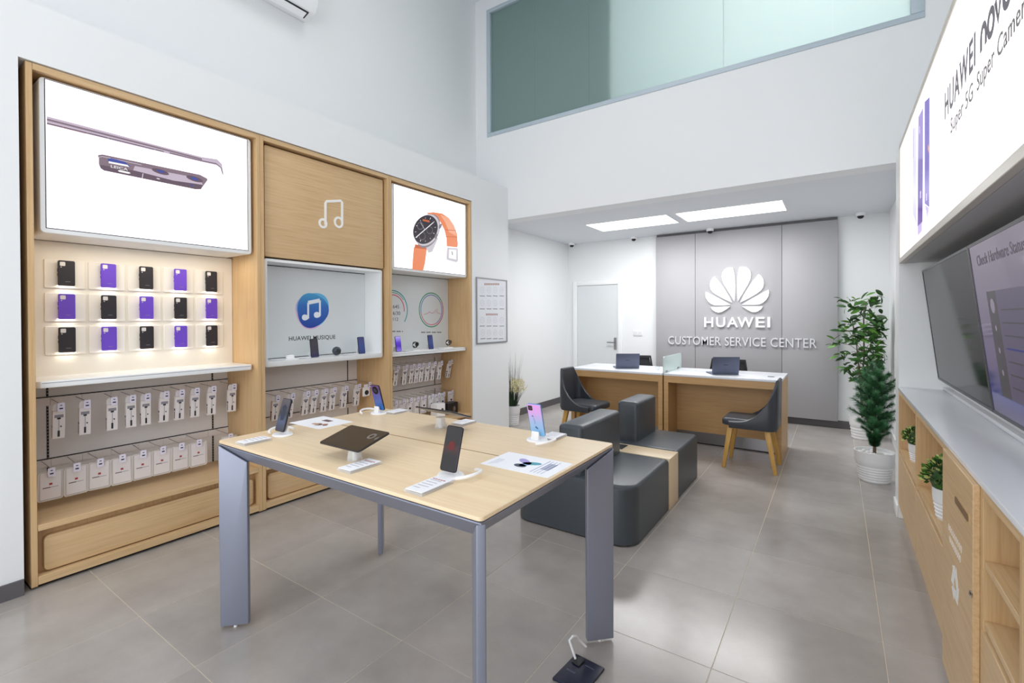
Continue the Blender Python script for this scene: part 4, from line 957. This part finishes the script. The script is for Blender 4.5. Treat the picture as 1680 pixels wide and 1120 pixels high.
# visitor chairs
def make_chair(label):
    """seat front towards +x, origin on the floor under the seat centre"""
    r_ = thing('visitor_chair', label, 'chair', (0, 0, 0), 'visitor chairs')
    W2, BX, FX = .222, -.245, .24
    # cushion
    MB().soft(lambda e: rrect(BX+.04+e, FX-e, -W2+.022+e, W2-.022-e, [.05, .05, .05, .05], 5), .415, .485, .028, seg=4, rb=.015).build('seat', CHAIRL, r_, bevel=None)
    # wrap-round shell: path from front left wing round the back to front right wing
    path = []
    for k in range(7): path.append((.17-(.17-(BX+.10))*k/6, -W2))
    for k in range(1, 6): a = -PI/2-PI/2*k/6; path.append((BX+.10+.10*math.cos(a), -W2+.10+.10*math.sin(a)))
    for k in range(0, 5): path.append((BX, -W2+.10+(2*W2-.20)*k/4))
    for k in range(1, 6): a = PI-PI/2*k/6; path.append((BX+.10+.10*math.cos(a), W2-.10+.10*math.sin(a)))
    for k in range(7): path.append((BX+.10+(.17-(BX+.10))*k/6, W2))
    rings = []
    n = len(path)
    for i, (x, y) in enumerate(path):
        u = (x-BX)/(.17-BX)
        hgt = .462+.408*max(0, 1-u)**3.0 if u > .02 else .87
        f = max(0, (hgt-.462)/.408)
        a = path[max(i-1, 0)]; c_ = path[min(i+1, n-1)]; dx, dy = c_[0]-a[0], c_[1]-a[1]; l = math.hypot(dx, dy)
        nx, ny = dy/l*-1, dx/l                     # inward normal
        if nx*(0-x)+ny*(0-y) < 0: nx, ny = -nx, -ny
        th = .03
        lx = -.008*f; 
        rings.append([(x+nx*.012, y+ny*.012, .395), (x-.0, y, .43), (x+lx*.55, y*(1-.03*f), .43+(hgt-.43)*.55), (x+lx, y*(1-.10*f), hgt-.008), (x+lx+nx*th*.5, (y*(1-.10*f))+ny*th*.5, hgt), (x+lx+nx*th, y*(1-.10*f)+ny*th, hgt-.010), (x+lx*.55+nx*th, y*(1-.03*f)+ny*th, .43+(hgt-.43)*.5), (x+nx*th, y+ny*th, .40)])
    MB().loft(rings).build('shell', CHAIRL, r_)
    MB().box(BX+.05, FX-.05, -W2+.05, W2-.05, .385, .42).build('seat_frame', LEGW, r_)
    for sx_ in (-1, 1):
        for sy_ in (-1, 1):
            tx_, ty_ = (.165 if sx_ > 0 else -.15), .15*sy_
            bx_, by_ = (.222 if sx_ > 0 else -.225), .19*sy_
            def sq(x, y, z, h): return [(x-h, y-h, z), (x+h, y-h, z), (x+h, y+h, z), (x-h, y+h, z)]
            MB().loft([sq(bx_, by_, 0, .016), sq(tx_, ty_, .40, .025)]).build('leg', LEGW, r_, bevel=(.004, 2))
    return r_
ch = make_chair('charcoal chair with yellow wooden legs in front of right desk')
put(ch, (-.685, 5.165, 0), (0, 0, PI))
ch2 = dup(ch); put(ch2, (-2.43, 5.06, 0), (0, 0, math.radians(-4)), 'charcoal chair with yellow wooden legs in front of left desk')
# task chairs behind the desks
def make_task(label):
    r_ = thing('task_chair', label, 'office chair', (0, 0, 0), 'task chairs behind the desks')
    bk = [(-.23, .50), (.23, .50), (.225, .70), (.20, .90), (-.20, .90), (-.225, .70)]
    b = MB(); stroke(b, [(x, z) for x, z in bk], .035, lambda a, q, n: (a, .20+n+.06*(q-.5), q), -.015, .015, 0, True); b.build('back_frame', BLKP, r_)
    MB().prism([(x*.93, .52+(z-.50)*.93) for x, z in bk], lambda a, q, n: (a, .20+n+.06*(q-.5), q), -.004, .004).build('back_mesh', mat('black_mesh', '#2c2e31', .7), r_)
    MB().soft(lambda e: rrect(-.23+e, .23-e, -.25+e, .19-e, .06), .43, .50, .025, seg=3).build('seat', BLKP, r_)
    MB().tube([(0, .17, .45), (0, .22, .46), (0, .235, .56)], .018, 8).build('back_support', BLKP, r_)
    MB().lathe([(.03, .09), (.03, .28), (.018, .28), (.018, .43)], 0, 0, 14).build('gas_column', STEEL, r_)
    for k in range(5):
        a = 2*PI*k/5+.3; e = (math.cos(a)*.28, math.sin(a)*.28)
        lg = MB().tube([(0, 0, .10), (e[0], e[1], .07)], .022, 8, r1=.014).build('leg', BLKP, r_)
        MB().tube([(e[0]-.012*math.sin(a), e[1]+.012*math.cos(a), .03), (e[0]+.012*math.sin(a), e[1]-.012*math.cos(a), .03)], .03, 12).build('castor', DARKG, lg)
    return r_
tc = make_task('black mesh task chair behind the desk near the door')
q1 = on('y', 6.62, 1046, 592); q2 = on('y', 6.62, 1189, 596)
put(tc, (q1.x, 6.50, 0), (0, 0, .25)); put(dup(tc), (q2.x, 6.50, 0), (0, 0, -.12), 'black mesh task chair behind the desk under the emblem')

# ------------------------------------------------------------------ right hand counter
RX = .374; CT = .948
t = thing('stone_worktop', 'long white counter top along the right wall under the screens', 'counter', (.5, 2.4, CT-.02))
MB().box(RX-.004, .645, .30, 4.408, CT-.02, CT).build('slab', mat('white_counter', '#e6e8ec', .2), t, bevel=(.002, 2))
MB().box(.615, .645, .30, 4.408, CT, CT+.02).build('upstand', mat('white_counter', '#e6e8ec', .2), t, bevel=(.002, 2))
def counter_unit(label, y0, y1, shelves, doorz, vents=True):
    r_ = thing('counter_cabinet', label, 'cabinet', (.5, (y0+y1)/2, 0), 'counter cabinets')
    z1 = CT-.021
    for a in (y0, y1-.025): MB().box(RX, .645, a+.0006, a+.0244, .10, z1).build('side_panel', OAKV, r_, bevel=(.001, 1))
    MB().box(RX, .645, y0+.025, y1-.025, z1-.028, z1).build('top_board', OAKH, r_)
    MB().box(.63, .645, y0+.025, y1-.025, .10, z1-.028).build('back_panel', OAKV, r_)
    for z in shelves: MB().box(RX+.004, .63, y0+.025, y1-.025, z-.022, z).build('shelf', OAKH, r_, bevel=(.001, 1))
    MB().box(RX-.001, RX+.018, y0+.003, y1-.003, .105, doorz).build('door', OAKH, r_, bevel=(.002, 1))
    MB().box(RX+.03, RX+.045, y0+.001, y1-.001, 0, .10).build('plinth', OAKH, r_)
    return r_
counter_unit('oak counter cabinet with open cubby, farthest along the right wall', 3.505, 4.408, [.51], .478)
counter_unit('oak counter cabinet with open cubby beside the recycling door', 2.565, 3.503, [.51], .478)
counter_unit('oak counter cabinet with two open shelves, nearest along the right wall', 1.642, 2.045, [.705, .52], .485)
counter_unit('oak counter cabinet at the right edge of the view', .75, 1.640, [.705, .52], .485)
r_ = thing('recycling_cabinet', 'tall oak cabinet with slot, white recycling symbol and lock', 'cabinet', (.5, 2.30, 0))
for a in (2.047, 2.538): MB().box(RX, .645, a+.0006, a+.0244, .10, CT-.021).build('side_panel', OAKV, r_, bevel=(.001, 1))
MB().box(.63, .645, 2.072, 2.538, .10, CT-.021).build('back_panel', OAKV, r_)
MB().box(RX+.03, RX+.045, 2.048, 2.562, 0, .10).build('plinth', OAKH, r_)
dr = MB().box(RX-.018, RX, 2.049, 2.561, .06, CT-.022).build('door', OAKH, r_, bevel=(.002, 1))
D7 = lambda u, v, X=RX-.018: on('x', X, 1550+u/2.8, 720+v/2.8)
F = fxn(RX-.018)
def d7(u, v): q = D7(u, v); return q.y, q.z
sl0, sl1 = d7(50, 232), d7(112, 330)
ym, zm = (sl0[0]+sl1[0])/2, .800
MB().prism(rrect(ym-.115, ym+.115, zm-.022, zm+.022, .02), F, 0, .0015).build('slot_rim', OAKX, dr)
MB().prism(rrect(ym-.103, ym+.103, zm-.012, zm+.012, .011), F, .0015, .003).build('slot', mat('slot_shadow', '#7d6040', .7), dr)
b = MB()
for (z, s0, s1) in ((.655, 2.20, 2.44), (.615, 2.22, 2.42)):
    n = 9
    for i in range(n):
        yy = s1-(s1-s0)*(i+.5)/n; stroke(b, ell(yy, z, .009, .012, 10), .0016, F, 0, .0006, 0, True)
# recycling arrows
yc_, zc_ = 2.315, .487; R_ = .095
cor = [(yc_+R_*math.cos(PI/2+k*2*PI/3), zc_+R_*math.sin(PI/2+k*2*PI/3)) for k in range(3)]
for k in range(3):
    A_, B_ = cor[k], cor[(k+1) % 3]; dx, dy = (B_[0]-A_[0]), (B_[1]-A_[1]); l = math.hypot(dx, dy); dx, dy = dx/l, dy/l; nx, ny = -dy, dx
    P_ = lambda t, q: (A_[0]+dx*t*l+nx*q, A_[1]+dy*t*l+ny*q)
    b.prism([P_(.20, -.004), P_(.62, -.004), P_(.62, -.018), P_(.84, .012), P_(.62, .044), P_(.62, .030), P_(.30, .030)], F, 0, .0006)
b.build('recycling_print', mat('white_door_print', '#eceae6', .5), dr)
q = d7(124, 712)
MB().lathe_x([(.011, 0), (.011, -.004), (.007, -.006)], (RX-.018, q[0], q[1]), 14).build('lock', CHROME, dr)

# screens on the niche wall, leaning forward
def screen_unit(label, y0, y1, contents):
    r_ = thing('wall_screen', label, 'screen', (0, 0, 0), 'leaning wall screens')
    H_ = .748
    W2 = (y1-y0)/2
    MB().prism(rrect(-W2, W2, 0, H_, .004), lambda a, q, n: (n, a, q), 0, .035).build('housing', BLKP, r_, bevel=(.002, 1))
    b = MB()
    for q in ((-W2, W2, 0, .014), (-W2, W2, H_-.013, H_), (-W2, -W2+.013, .014, H_-.013), (W2-.013, W2, .014, H_-.013)): b.box(-.004, 0, *q)
    b.build('bezel', mat('screen_bezel', '#1d1d20', .3, .2), r_)
    sc = MB().box(-.002, 0, -W2+.008, W2-.008, .010, H_-.010).build('panel', contents[0], r_)
    if contents[1]: contents[1](sc, W2, H_)
    MB().box(.035, .09, -.15, .15, .25, .5).build('wall_mount', DARKG, r_)
    put(r_, (.578, (y0+y1)/2, 1.032), (0, math.radians(-6.6), 0)); return r_
screen_unit('switched off black screen leaning over the counter, farther of two', 2.935, 4.30, (mat('off_screen_glass', '#151414', .08, spec=.06), None))
def shown(sc, W2, H_):
    F = lambda a, q, n: (-.002-n, a, q)
    b = MB()
    b.text('Check Hardware Status', lambda a, q, n: (-.002-n, W2-.12-a, q), 0, .62, H_-.105, H_-.06, .0002, .0006, 0)
    b.prism([(-.55, .10), (W2-.32, .10), (W2-.32, .53), (-.55, .53)], F, 0, .0003, 1)
    b.prism([(W2-.32, .10), (W2-.19, .10), (W2-.19, .53), (W2-.32, .53)], F, 0, .0003, 2)
    for i in range(7): b.box(-.0028, -.0024, W2-.80, W2-.36, .15+.05*i, .156+.05*i, 2)
    for i in range(4): b.prism(ell(W2-.255, .20+.09*i, .03 if i == 3 else .012, .03 if i == 3 else .012, 16), F, .0004, .0006, 3)
    b.box(-.0028, -.0024, W2-.8, W2-.36, .30, .306, 4)
    b.build('shown_page', [glow('page_title', '#3a3340', .55), glow('page_card', '#7b6d92', .33), glow('page_side', '#5c545e', .3), glow('page_light', '#b7a9c4', .4), glow('page_bar', '#4646a0', .5)], sc)
SCRV = gradient('violet_screen_page', [(0, '#5a4a70'), (.12, '#3c3a96'), (.3, '#6a5588'), (1, '#83728c')], 'Z', 0, .75, .42, .06)
screen_unit('lit violet screen with a status page, nearer of two', 1.56, 2.93, (SCRV, shown))

# long light box sign above the screens
t = thing('light_box_sign', 'long backlit white sign with violet phones above the right hand screens', 'sign', (.6, 2.35, 1.84))
sy0, sy1, sz0, sz1 = .30, 4.408, 1.84, 2.69
b = MB().box(RX+.03, .95, sy0, sy1, sz0, sz1)
b.build('body', mat('sign_body_grey', '#b9b9ba', .5), t)
b = MB()
for q in ((sy0, sy1, sz0, sz0+.036), (sy0, sy1, sz1-.03, sz1), (sy1-.022, sy1, sz0+.036, sz1-.03), (sy0, sy0+.022, sz0+.036, sz1-.03)): b.box(RX, RX+.03, *q)
b.build('frame', mat('sign_frame', '#c9c3b8', .4), t, bevel=(.002, 1))
sc = MB().box(RX+.006, RX+.03, sy0+.022, sy1-.022, sz0+.036, sz1-.03).build('screen', LITE, t)
XS2 = RX+.006; F = fxn(XS2)
def S6(u, v): q = on('x', XS2, 1440+u/2.546, v/2.546); return q.y, q.z
GS = [gradient('sign_phone_violet', [(0, '#6a3f9c'), (.5, '#5b3f9e'), (1, '#7a57b8')], 'Z', -.1, .8, 1.), glow('sign_phone_pale', '#dcd9f2'), glow('sign_white', '#ffffff', 1.1), glow('sign_phone_edge', '#8f8aa0'), glow('sign_lilac', '#c9b6ea'), glow('sign_violet_2', '#6350b4'), glow('sign_orange', '#e0a070')]
b = MB()
b.prism([S6(148, 535), S6(160, 530), S6(163, 940), S6(146, 890)], F, 0, .0006, 1); stroke(b, [S6(149, 535), S6(149, 660)], .012, F, .0006, .0009, 3)
b.prism([S6(170, 490), S6(190, 450), S6(188, 925), S6(167, 945)], F, .0004, .001, 0)
b.prism([S6(197, 425), S6(217, 405), S6(216, 865), S6(197, 850)], F, .0004, .001, 5)
b.prism([S6(167, 945), S6(186, 925), S6(184, 965), S6(168, 985)], F, 0, .0004, 4); b.prism([S6(197, 855), S6(214, 868), S6(208, 910)], F, 0, .0004, 4)
b.prism([S6(211, 600), S6(216, 615), S6(216, 640), S6(211, 625)], F, .001, .0013, 6)
for (u, v) in ((174, 530), (178, 800), (203, 810)): b.prism([S6(u, v), S6(u+4, v-5), S6(u+4, v+25), S6(u, v+30)], F, .001, .0013, 4)
b.build('picture', GS, sc)
TXI = glow('sign_grey_ink', '#4b4250', .8)
def sline(bd, u0, v0, u1, v1, h0, thick, sh_=0.):
    """words along the sign: left end at (u0,v0) base, right end at (u1,v1) base"""
    l = S6(u0, v0); r2 = S6(u1, v1); top = S6(u0, v0-h0)
    z0_ = (l[1]); hh = top[1]-l[1]
    return MB().text(bd, lambda a, q, n: (XS2-n, l[0]-a, q), 0, l[0]-r2[0], z0_, z0_+hh, .0002, .001, 0, thick)
sline('HUAWEI', 281, 503, 409, 262, 112, (.02, 1.14)).build('lettering', TXI, sc)
l = S6(430, 220); r2 = S6(566, 22)
# lower-case brand word drawn as open strokes
zb = S6(430, 222)[1]; xh = S6(436, 115)[1]-zb
y0_ = S6(430, 220)[0]; wd = (y0_-S6(520, 60)[0])/2.62
b = MB()
def ch_(k, pts, closed=False): stroke(b, [(y0_-wd*(k+p[0]), zb+xh*p[1]) for p in pts], .022, F, .0002, .001, 0, closed)
ch_(0, [(.08, 0), (.08, .55), (.12, .75), (.25, .93), (.4, .97), (.55, .93), (.68, .75), (.72, .55), (.72, 0)])
ch_(.95, [(.4+.36*math.cos(q), .48+.49*math.sin(q)) for q in [i*2*PI/24 for i in range(24)]], True)
ch_(1.85, [(.04, .97), (.36, .03), (.68, .97)])
ch_(2.75, [(.4+.36*math.cos(q), .48+.49*math.sin(q)) for q in [i*2*PI/24 for i in range(24)]]); ch_(2.75, [(.76, .97), (.76, 0)])
b.build('lettering', TXI, sc)
sline('Super 5G', 305, 580, 398, 425, 82, (.004, 1.05)).build('lettering', glow('sign_grey_ink_2', '#5f585a', .8), sc)
zs = S6(305, 580)[1]; q0, q1 = S6(415, 400)[0], S6(600, 60)[0]
hs = S6(305, 498)[1]-zs
MB().text('Super Camera', lambda a, q, n: (XS2-n, q0-a, q), 0, (q0-q1)*1.16, zs, zs+hs, .0002, .001, 0, (.004, 1.05)).build('lettering', glow('sign_grey_ink_2', '#5f585a', .8), sc)

# ------------------------------------------------------------------ plants
def pot(parent, cx, cy, z0, h, rt, rb, ribs, m, name='pot', sx=1., sy=1.):
    prof = [(rb*.96, z0), (rb, z0+.006)]
    for i in range(ribs*4+1):
        f_ = i/(ribs*4)*.55; rr = rb+(rt-rb)*f_; prof.append((rr+(.004 if i % 4 < 2 else 0), z0+.012+(h-.02)*f_))
    prof += [(rt*.99, z0+h*.72), (rt, z0+h-.008), (rt*1.015, z0+h), (rt*.95, z0+h), (rt*.93, z0+h-.03), (.01, z0+h-.032)]
    return MB().lathe(prof, cx, cy, 28, sx=sx, sy=sy).build(name, m, parent)
POTM = mat('white_ceramic', '#e9e9ea', .4); SOIL = mat('dark_soil', '#2e241d', .9)
def leafmesh(name, mats, L, wd, fold=.25):
    me = bpy.data.meshes.new(name); v = []; f = []
    n = 5
    for i in range(n+1):
        t_ = i/n; ww = wd*math.sin(PI*min(1, .08+t_*.92))**.8*(1 if i < n else 0)
        z = -.22*L*t_*t_; x = L*t_
        v += [(x, -ww, z+ww*fold), (x, 0, z), (x, ww, z+ww*fold)]
    for i in range(n):
        o = 3*i; f += [(o, o+3, o+4, o+1), (o+1, o+4, o+5, o+2)]
    me.from_pydata(v, [], f); 
    for m_ in mats: me.materials.append(m_)
    for p_ in me.polygons: p_.use_smooth = True
    return me
GREENS = [mat('leaf_green', '#3f6f2c', .42), mat('leaf_dark_green', '#2c5224', .42), mat('leaf_bright_green', '#5f9338', .42)]
BARK = mat('brown_bark', '#5d4c3a', .85)
def orient(d, roll):
    d = d.normalized(); q = d.to_track_quat('X', 'Z'); return (q.to_matrix() @ Matrix.Rotation(roll, 3, 'X')).to_4x4()
# tall weeping tree
fc = Vector((.262, 7.05, 0))
t = thing('potted_tree', 'tall leafy green tree in a white pot in the far right corner', 'plant', fc)
pot(t, fc.x, fc.y, 0, .27, .135, .105, 4, POTM); MB().lathe([(.12, .235), (.01, .245)], fc.x, fc.y, 20).build('soil', SOIL, t)
b = MB()
tr1 = [fc+Vector((0, 0, .2)), fc+Vector((-.01, 0, .6)), fc+Vector((.015, 0, 1.0)), fc+Vector((.01, .0, 1.45)), fc+Vector((.03, 0, 1.62))]
tr2 = [fc+Vector((.0, 0, .25)), fc+Vector((-.03, -.01, .75)), fc+Vector((-.06, -.02, 1.15)), fc+Vector((-.11, -.02, 1.45))]
b.tube(tr1, .012, 8, r1=.005); b.tube(tr2, .010, 8, r1=.004); trk = b.build('trunk', BARK, t)
sprays = []
def F7(u, v, y): q = on('y', y, 1360+u/6.59, 470+v/6.59); return q
SP = [(190, 180, 60), (290, 210, 70), (370, 190, 70), (440, 150, 60), (540, 110, 60), (600, 200, 50), (330, 290, 80), (430, 300, 70), (250, 370, 60), (150, 450, 60), (260, 450, 70), (360, 440, 70), (450, 430, 70), (540, 380, 70), (640, 330, 60), (600, 430, 70), (670, 400, 50), (330, 530, 70), (430, 520, 80), (530, 530, 70), (610, 500, 60), (660, 470, 50), (90, 600, 40), (230, 580, 60), (300, 590, 40), (460, 610, 60), (540, 610, 50), (160, 735, 50), (260, 730, 60), (340, 770, 70), (430, 790, 70), (520, 760, 70), (600, 720, 70), (660, 680, 50), (640, 780, 60), (200, 870, 40), (300, 850, 60), (380, 890, 60), (460, 860, 60), (560, 830, 60), (300, 930, 40), (390, 980, 40), (280, 1010, 35), (650, 840, 40)]
lm = [leafmesh('leaf', [g_], .098, .019) for g_ in GREENS]
b = MB(); nl = 0; fol = MB()
for (u, v, s_) in SP:
    yy = random.uniform(6.86, 7.24); p_ = F7(u, v, yy)
    if p_.x > .41: p_.x = .41
    src = min(tr1[1:]+tr2[1:], key=lambda q: abs(q.z-(p_.z-.12)))
    b.tube([src, src.lerp(p_, .5)+Vector((0, 0, .04)), p_], .004, 5, r1=.0015)
    for k in range(10):
        single = k < 6 and nl < 290; li = random.choice((0, 0, 1, 1, 2))
        dv = Vector((random.uniform(-1, 1), random.uniform(-.8, .8), random.uniform(-.6, .5))); dv += (p_-src)*1.2
        base = p_+Vector((random.uniform(-1, 1)*s_*.0011, random.uniform(-.05, .05), random.uniform(-1, 1)*s_*.0009))
        base.x = min(base.x, .45)
        if base.x+dv.normalized().x*.12 > .52: dv.x = -abs(dv.x)
        M4 = orient(dv, random.uniform(-1.2, 1.2)); M4.translation = base-fc
        s2 = random.uniform(.75, 1.2); M4 = M4 @ Matrix.Scale(s2, 4)
        if single:
            o = bpy.data.objects.new('leaf', lm[li]); COL.objects.link(o); o.parent = t; o.matrix_local = M4; nl += 1
        else: fol.add([M4 @ v_.co + fc for v_ in lm[li].vertices], [list(p4.vertices) for p4 in lm[li].polygons], li)
b.build('branches', BARK, t)
fol.build('foliage', GREENS, t, fix=False, kind='stuff')
# needle tree in front of it
pc_ = Vector((.215, 5.30, 0)); q = on('y', 5.30, 1437, 770); pc_.x = q.x-.01
t = thing('needle_tree', 'dark green needle tree in a ribbed white pot beside the jamb', 'plant', pc_)
pot(t, pc_.x, pc_.y, 0, .265, .148, .112, 6, POTM)
for k in range(26):
    a = random.uniform(0, 2*PI); rr = .115*math.sqrt(random.random())
    me_p = MB(); x, y = pc_.x+rr*math.cos(a), pc_.y+rr*math.sin(a); s_ = random.uniform(.014, .022)
    me_p.lathe([(s_*.5, .232), (s_, .238), (s_*.9, .247), (s_*.4, .252)], x, y, 8).build('pebble', mat('white_pebble', '#e6e4e2', .6), t)
MB().tube([pc_+Vector((0, 0, .22)), pc_+Vector((.004, 0, .55)), pc_+Vector((.0, 0, .98))], .013, 8, r1=.005).build('trunk', BARK, t)
def sprig(L, n=300):
    me = bpy.data.meshes.new('needle_sprig'); v = [(0, 0, 0), (L*.9, 0, .0), (L*.9, .002, .002), (0, .003, .003)]; f = [(0, 1, 2, 3)]; mi = [2]
    for i in range(n):
        s_ = L*random.uniform(.08, 1.0); a = random.uniform(0, 2*PI); ln = .062*(1.05-.35*s_/L)
        d = Vector((.55, math.cos(a)*.8, math.sin(a)*.8)).normalized(); p0 = Vector((s_, 0, 0)); pr = Vector((0, -math.sin(a), math.cos(a)))*.0021
        o = len(v); v += [p0-pr, p0+pr, p0+d*ln]; f.append((o, o+1, o+2)); mi.append(random.choice((0, 0, 1)))
    me.from_pydata([tuple(x) for x in v], [], f)
    for m_ in (mat('needle_green', '#41794a', .5), mat('needle_dark_green', '#2d5c38', .5), BARK): me.materials.append(m_)
    me.polygons.foreach_set('material_index', mi); return me
sg = [sprig(.15), sprig(.19), sprig(.12)]
for k in range(64):
    f_ = (k+.5)/64; z = .40+.60*f_; a = k*2.4
    o = bpy.data.objects.new('needle_sprig', sg[2] if f_ > .8 else sg[k % 2]); COL.objects.link(o); o.parent = t
    up = .35+.5*f_+random.uniform(-.1, .2) if f_ > .12 else .7
    d = Vector((math.cos(a), math.sin(a), up+(1.4 if f_ > .93 else 0)))
    rad = .15*(1-.35*f_)
    M4 = orient(d, random.uniform(0, 6)); M4.translation = Vector((.01*math.cos(a), .01*math.sin(a), z-.03)); o.matrix_local = M4 @ Matrix.Scale(random.uniform(.8, 1.05)*(1 if f_ > .15 else .8), 4)
for k in range(14):
    a = k*.45; o = bpy.data.objects.new('needle_sprig', sg[0]); COL.objects.link(o); o.parent = t
    M4 = orient(Vector((math.cos(a)*.38, math.sin(a)*.38, 1)), 0); M4.translation = Vector((0, 0, .29)); o.matrix_local = M4 @ Matrix.Scale(.8, 4)
# grass plant behind the end of the left wall
gc = Vector((-3.66, 5.36, 0))
t = thing('grass_plant', 'tall thin grass plant with cream flowers behind the left wall end', 'plant', gc)
pot(t, gc.x, gc.y, 0, .27, .105, .08, 5, POTM); MB().lathe([(.09, .235), (.01, .24)], gc.x, gc.y, 16).build('soil', SOIL, t)
b = MB()
def blade(base, d, L, wd, mi, droop):
    pts = []; p_ = Vector(base); d = d.normalized(); sd = d.cross(Vector((0, 0, 1))).normalized() if abs(d.z) < .99 else Vector((1, 0, 0))
    n = 5; L0 = []
    for i in range(n+1):
        t_ = i/n; ww = wd*(1-t_)**.7; q = p_+d*L*t_+Vector((d.x, d.y, -1))*droop*t_*t_*L*.4
        L0.append((q-sd*ww, q+sd*ww))
    vs = [x for pr in L0 for x in pr]; b.add(vs, [(2*i, 2*i+1, 2*i+3, 2*i+2) for i in range(n)], mi)
for k in range(130):
    a = random.uniform(0, 2*PI); s_ = random.uniform(.05, .45)
    dx_ = math.cos(a)*s_
    blade((gc.x+.05*math.cos(a), gc.y+.05*math.sin(a), .24), Vector((dx_ if dx_ > -.25 else .1, math.sin(a)*s_*.7, 1)), random.uniform(.25, .45), .004, random.choice((0, 0, 1)), random.uniform(.1, .8))
for k in range(46):
    a = random.uniform(0, 2*PI); s_ = random.uniform(.02, .28); dx_ = math.cos(a)*s_
    blade((gc.x+.04*math.cos(a), gc.y+.04*math.sin(a), .24), Vector((dx_ if dx_ > -.15 else .08, math.sin(a)*s_*.6, 1)), random.uniform(.6, .86), .0022, 2, random.uniform(.0, .35))
b.build('grass_blades', [mat('grass_green', '#2d4a24', .6), mat('grass_dark', '#1f351d', .6), mat('dry_grass_grey', '#4c4a40', .7)], t, fix=False, kind='stuff')
b = MB()
for k in range(150):
    a = random.uniform(0, 2*PI); p_ = Vector((gc.x+.04, gc.y, .50))+Vector((random.uniform(-.09, .12), random.uniform(-.09, .09), random.uniform(-.06, .11)))
    dd = Vector((random.uniform(-.6, .8), random.uniform(-.6, .6), random.uniform(.1, 1))).normalized(); pr = dd.cross(Vector((0, 1, 0))).normalized()*.006
    b.add([p_-pr, p_+pr, p_+dd*.07+pr*.5, p_+dd*.075], [(0, 1, 2, 3)])
b.build('flower_plumes', mat('cream_plume', '#e6dcae', .8), t, fix=False, kind='stuff')
# two boxwood pots in the counter cubbies
def boxwood(label, x, y, z, s_=1.):
    r_ = thing('boxwood_pot', label, 'plant', (x, y, z), 'boxwood pots in the counter cubbies')
    pot(r_, x, y, z, .125*s_, .062*s_, .048*s_, 4, POTM)
    b = MB()
    for k in range(520):
        a = random.uniform(0, 2*PI); e = math.asin(random.uniform(-.25, 1)); rr = random.uniform(.6, 1.)**.5
        dv = Vector((math.cos(a)*math.cos(e), math.sin(a)*math.cos(e), math.sin(e)))
        p_ = Vector((x, y, z+.165*s_))+Vector((dv.x*.088, dv.y*.088, dv.z*.078))*rr*s_
        d = (dv+Vector((random.uniform(-.6, .6), random.uniform(-.6, .6), random.uniform(-.2, .7)))).normalized(); sd = d.cross(Vector((random.random(), random.random(), .3))).normalized()
        L_, w_ = .022*s_, .007*s_
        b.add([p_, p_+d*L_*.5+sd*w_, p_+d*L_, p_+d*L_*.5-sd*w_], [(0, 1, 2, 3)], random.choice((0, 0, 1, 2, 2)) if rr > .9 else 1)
    b.build('foliage', [mat('boxwood_green', '#4f7f2c', .5), mat('boxwood_dark', '#2c5220', .5), mat('boxwood_tip', '#c3d27e', .5)], r_, fix=False, kind='stuff')
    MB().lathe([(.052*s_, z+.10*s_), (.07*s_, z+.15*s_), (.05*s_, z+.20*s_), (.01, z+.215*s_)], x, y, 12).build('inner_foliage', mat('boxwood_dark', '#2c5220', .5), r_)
q = on('z', .51, 1547, 851)
boxwood('bushy green boxwood in a white pot in the cubby beside the recycling door', max(q.x, .447), q.y, .51, 1.18)
q = on('z', .51, 1499, 757)
boxwood('small boxwood in a white pot in the farthest counter cubby', max(q.x, .45), q.y, .51, .95)
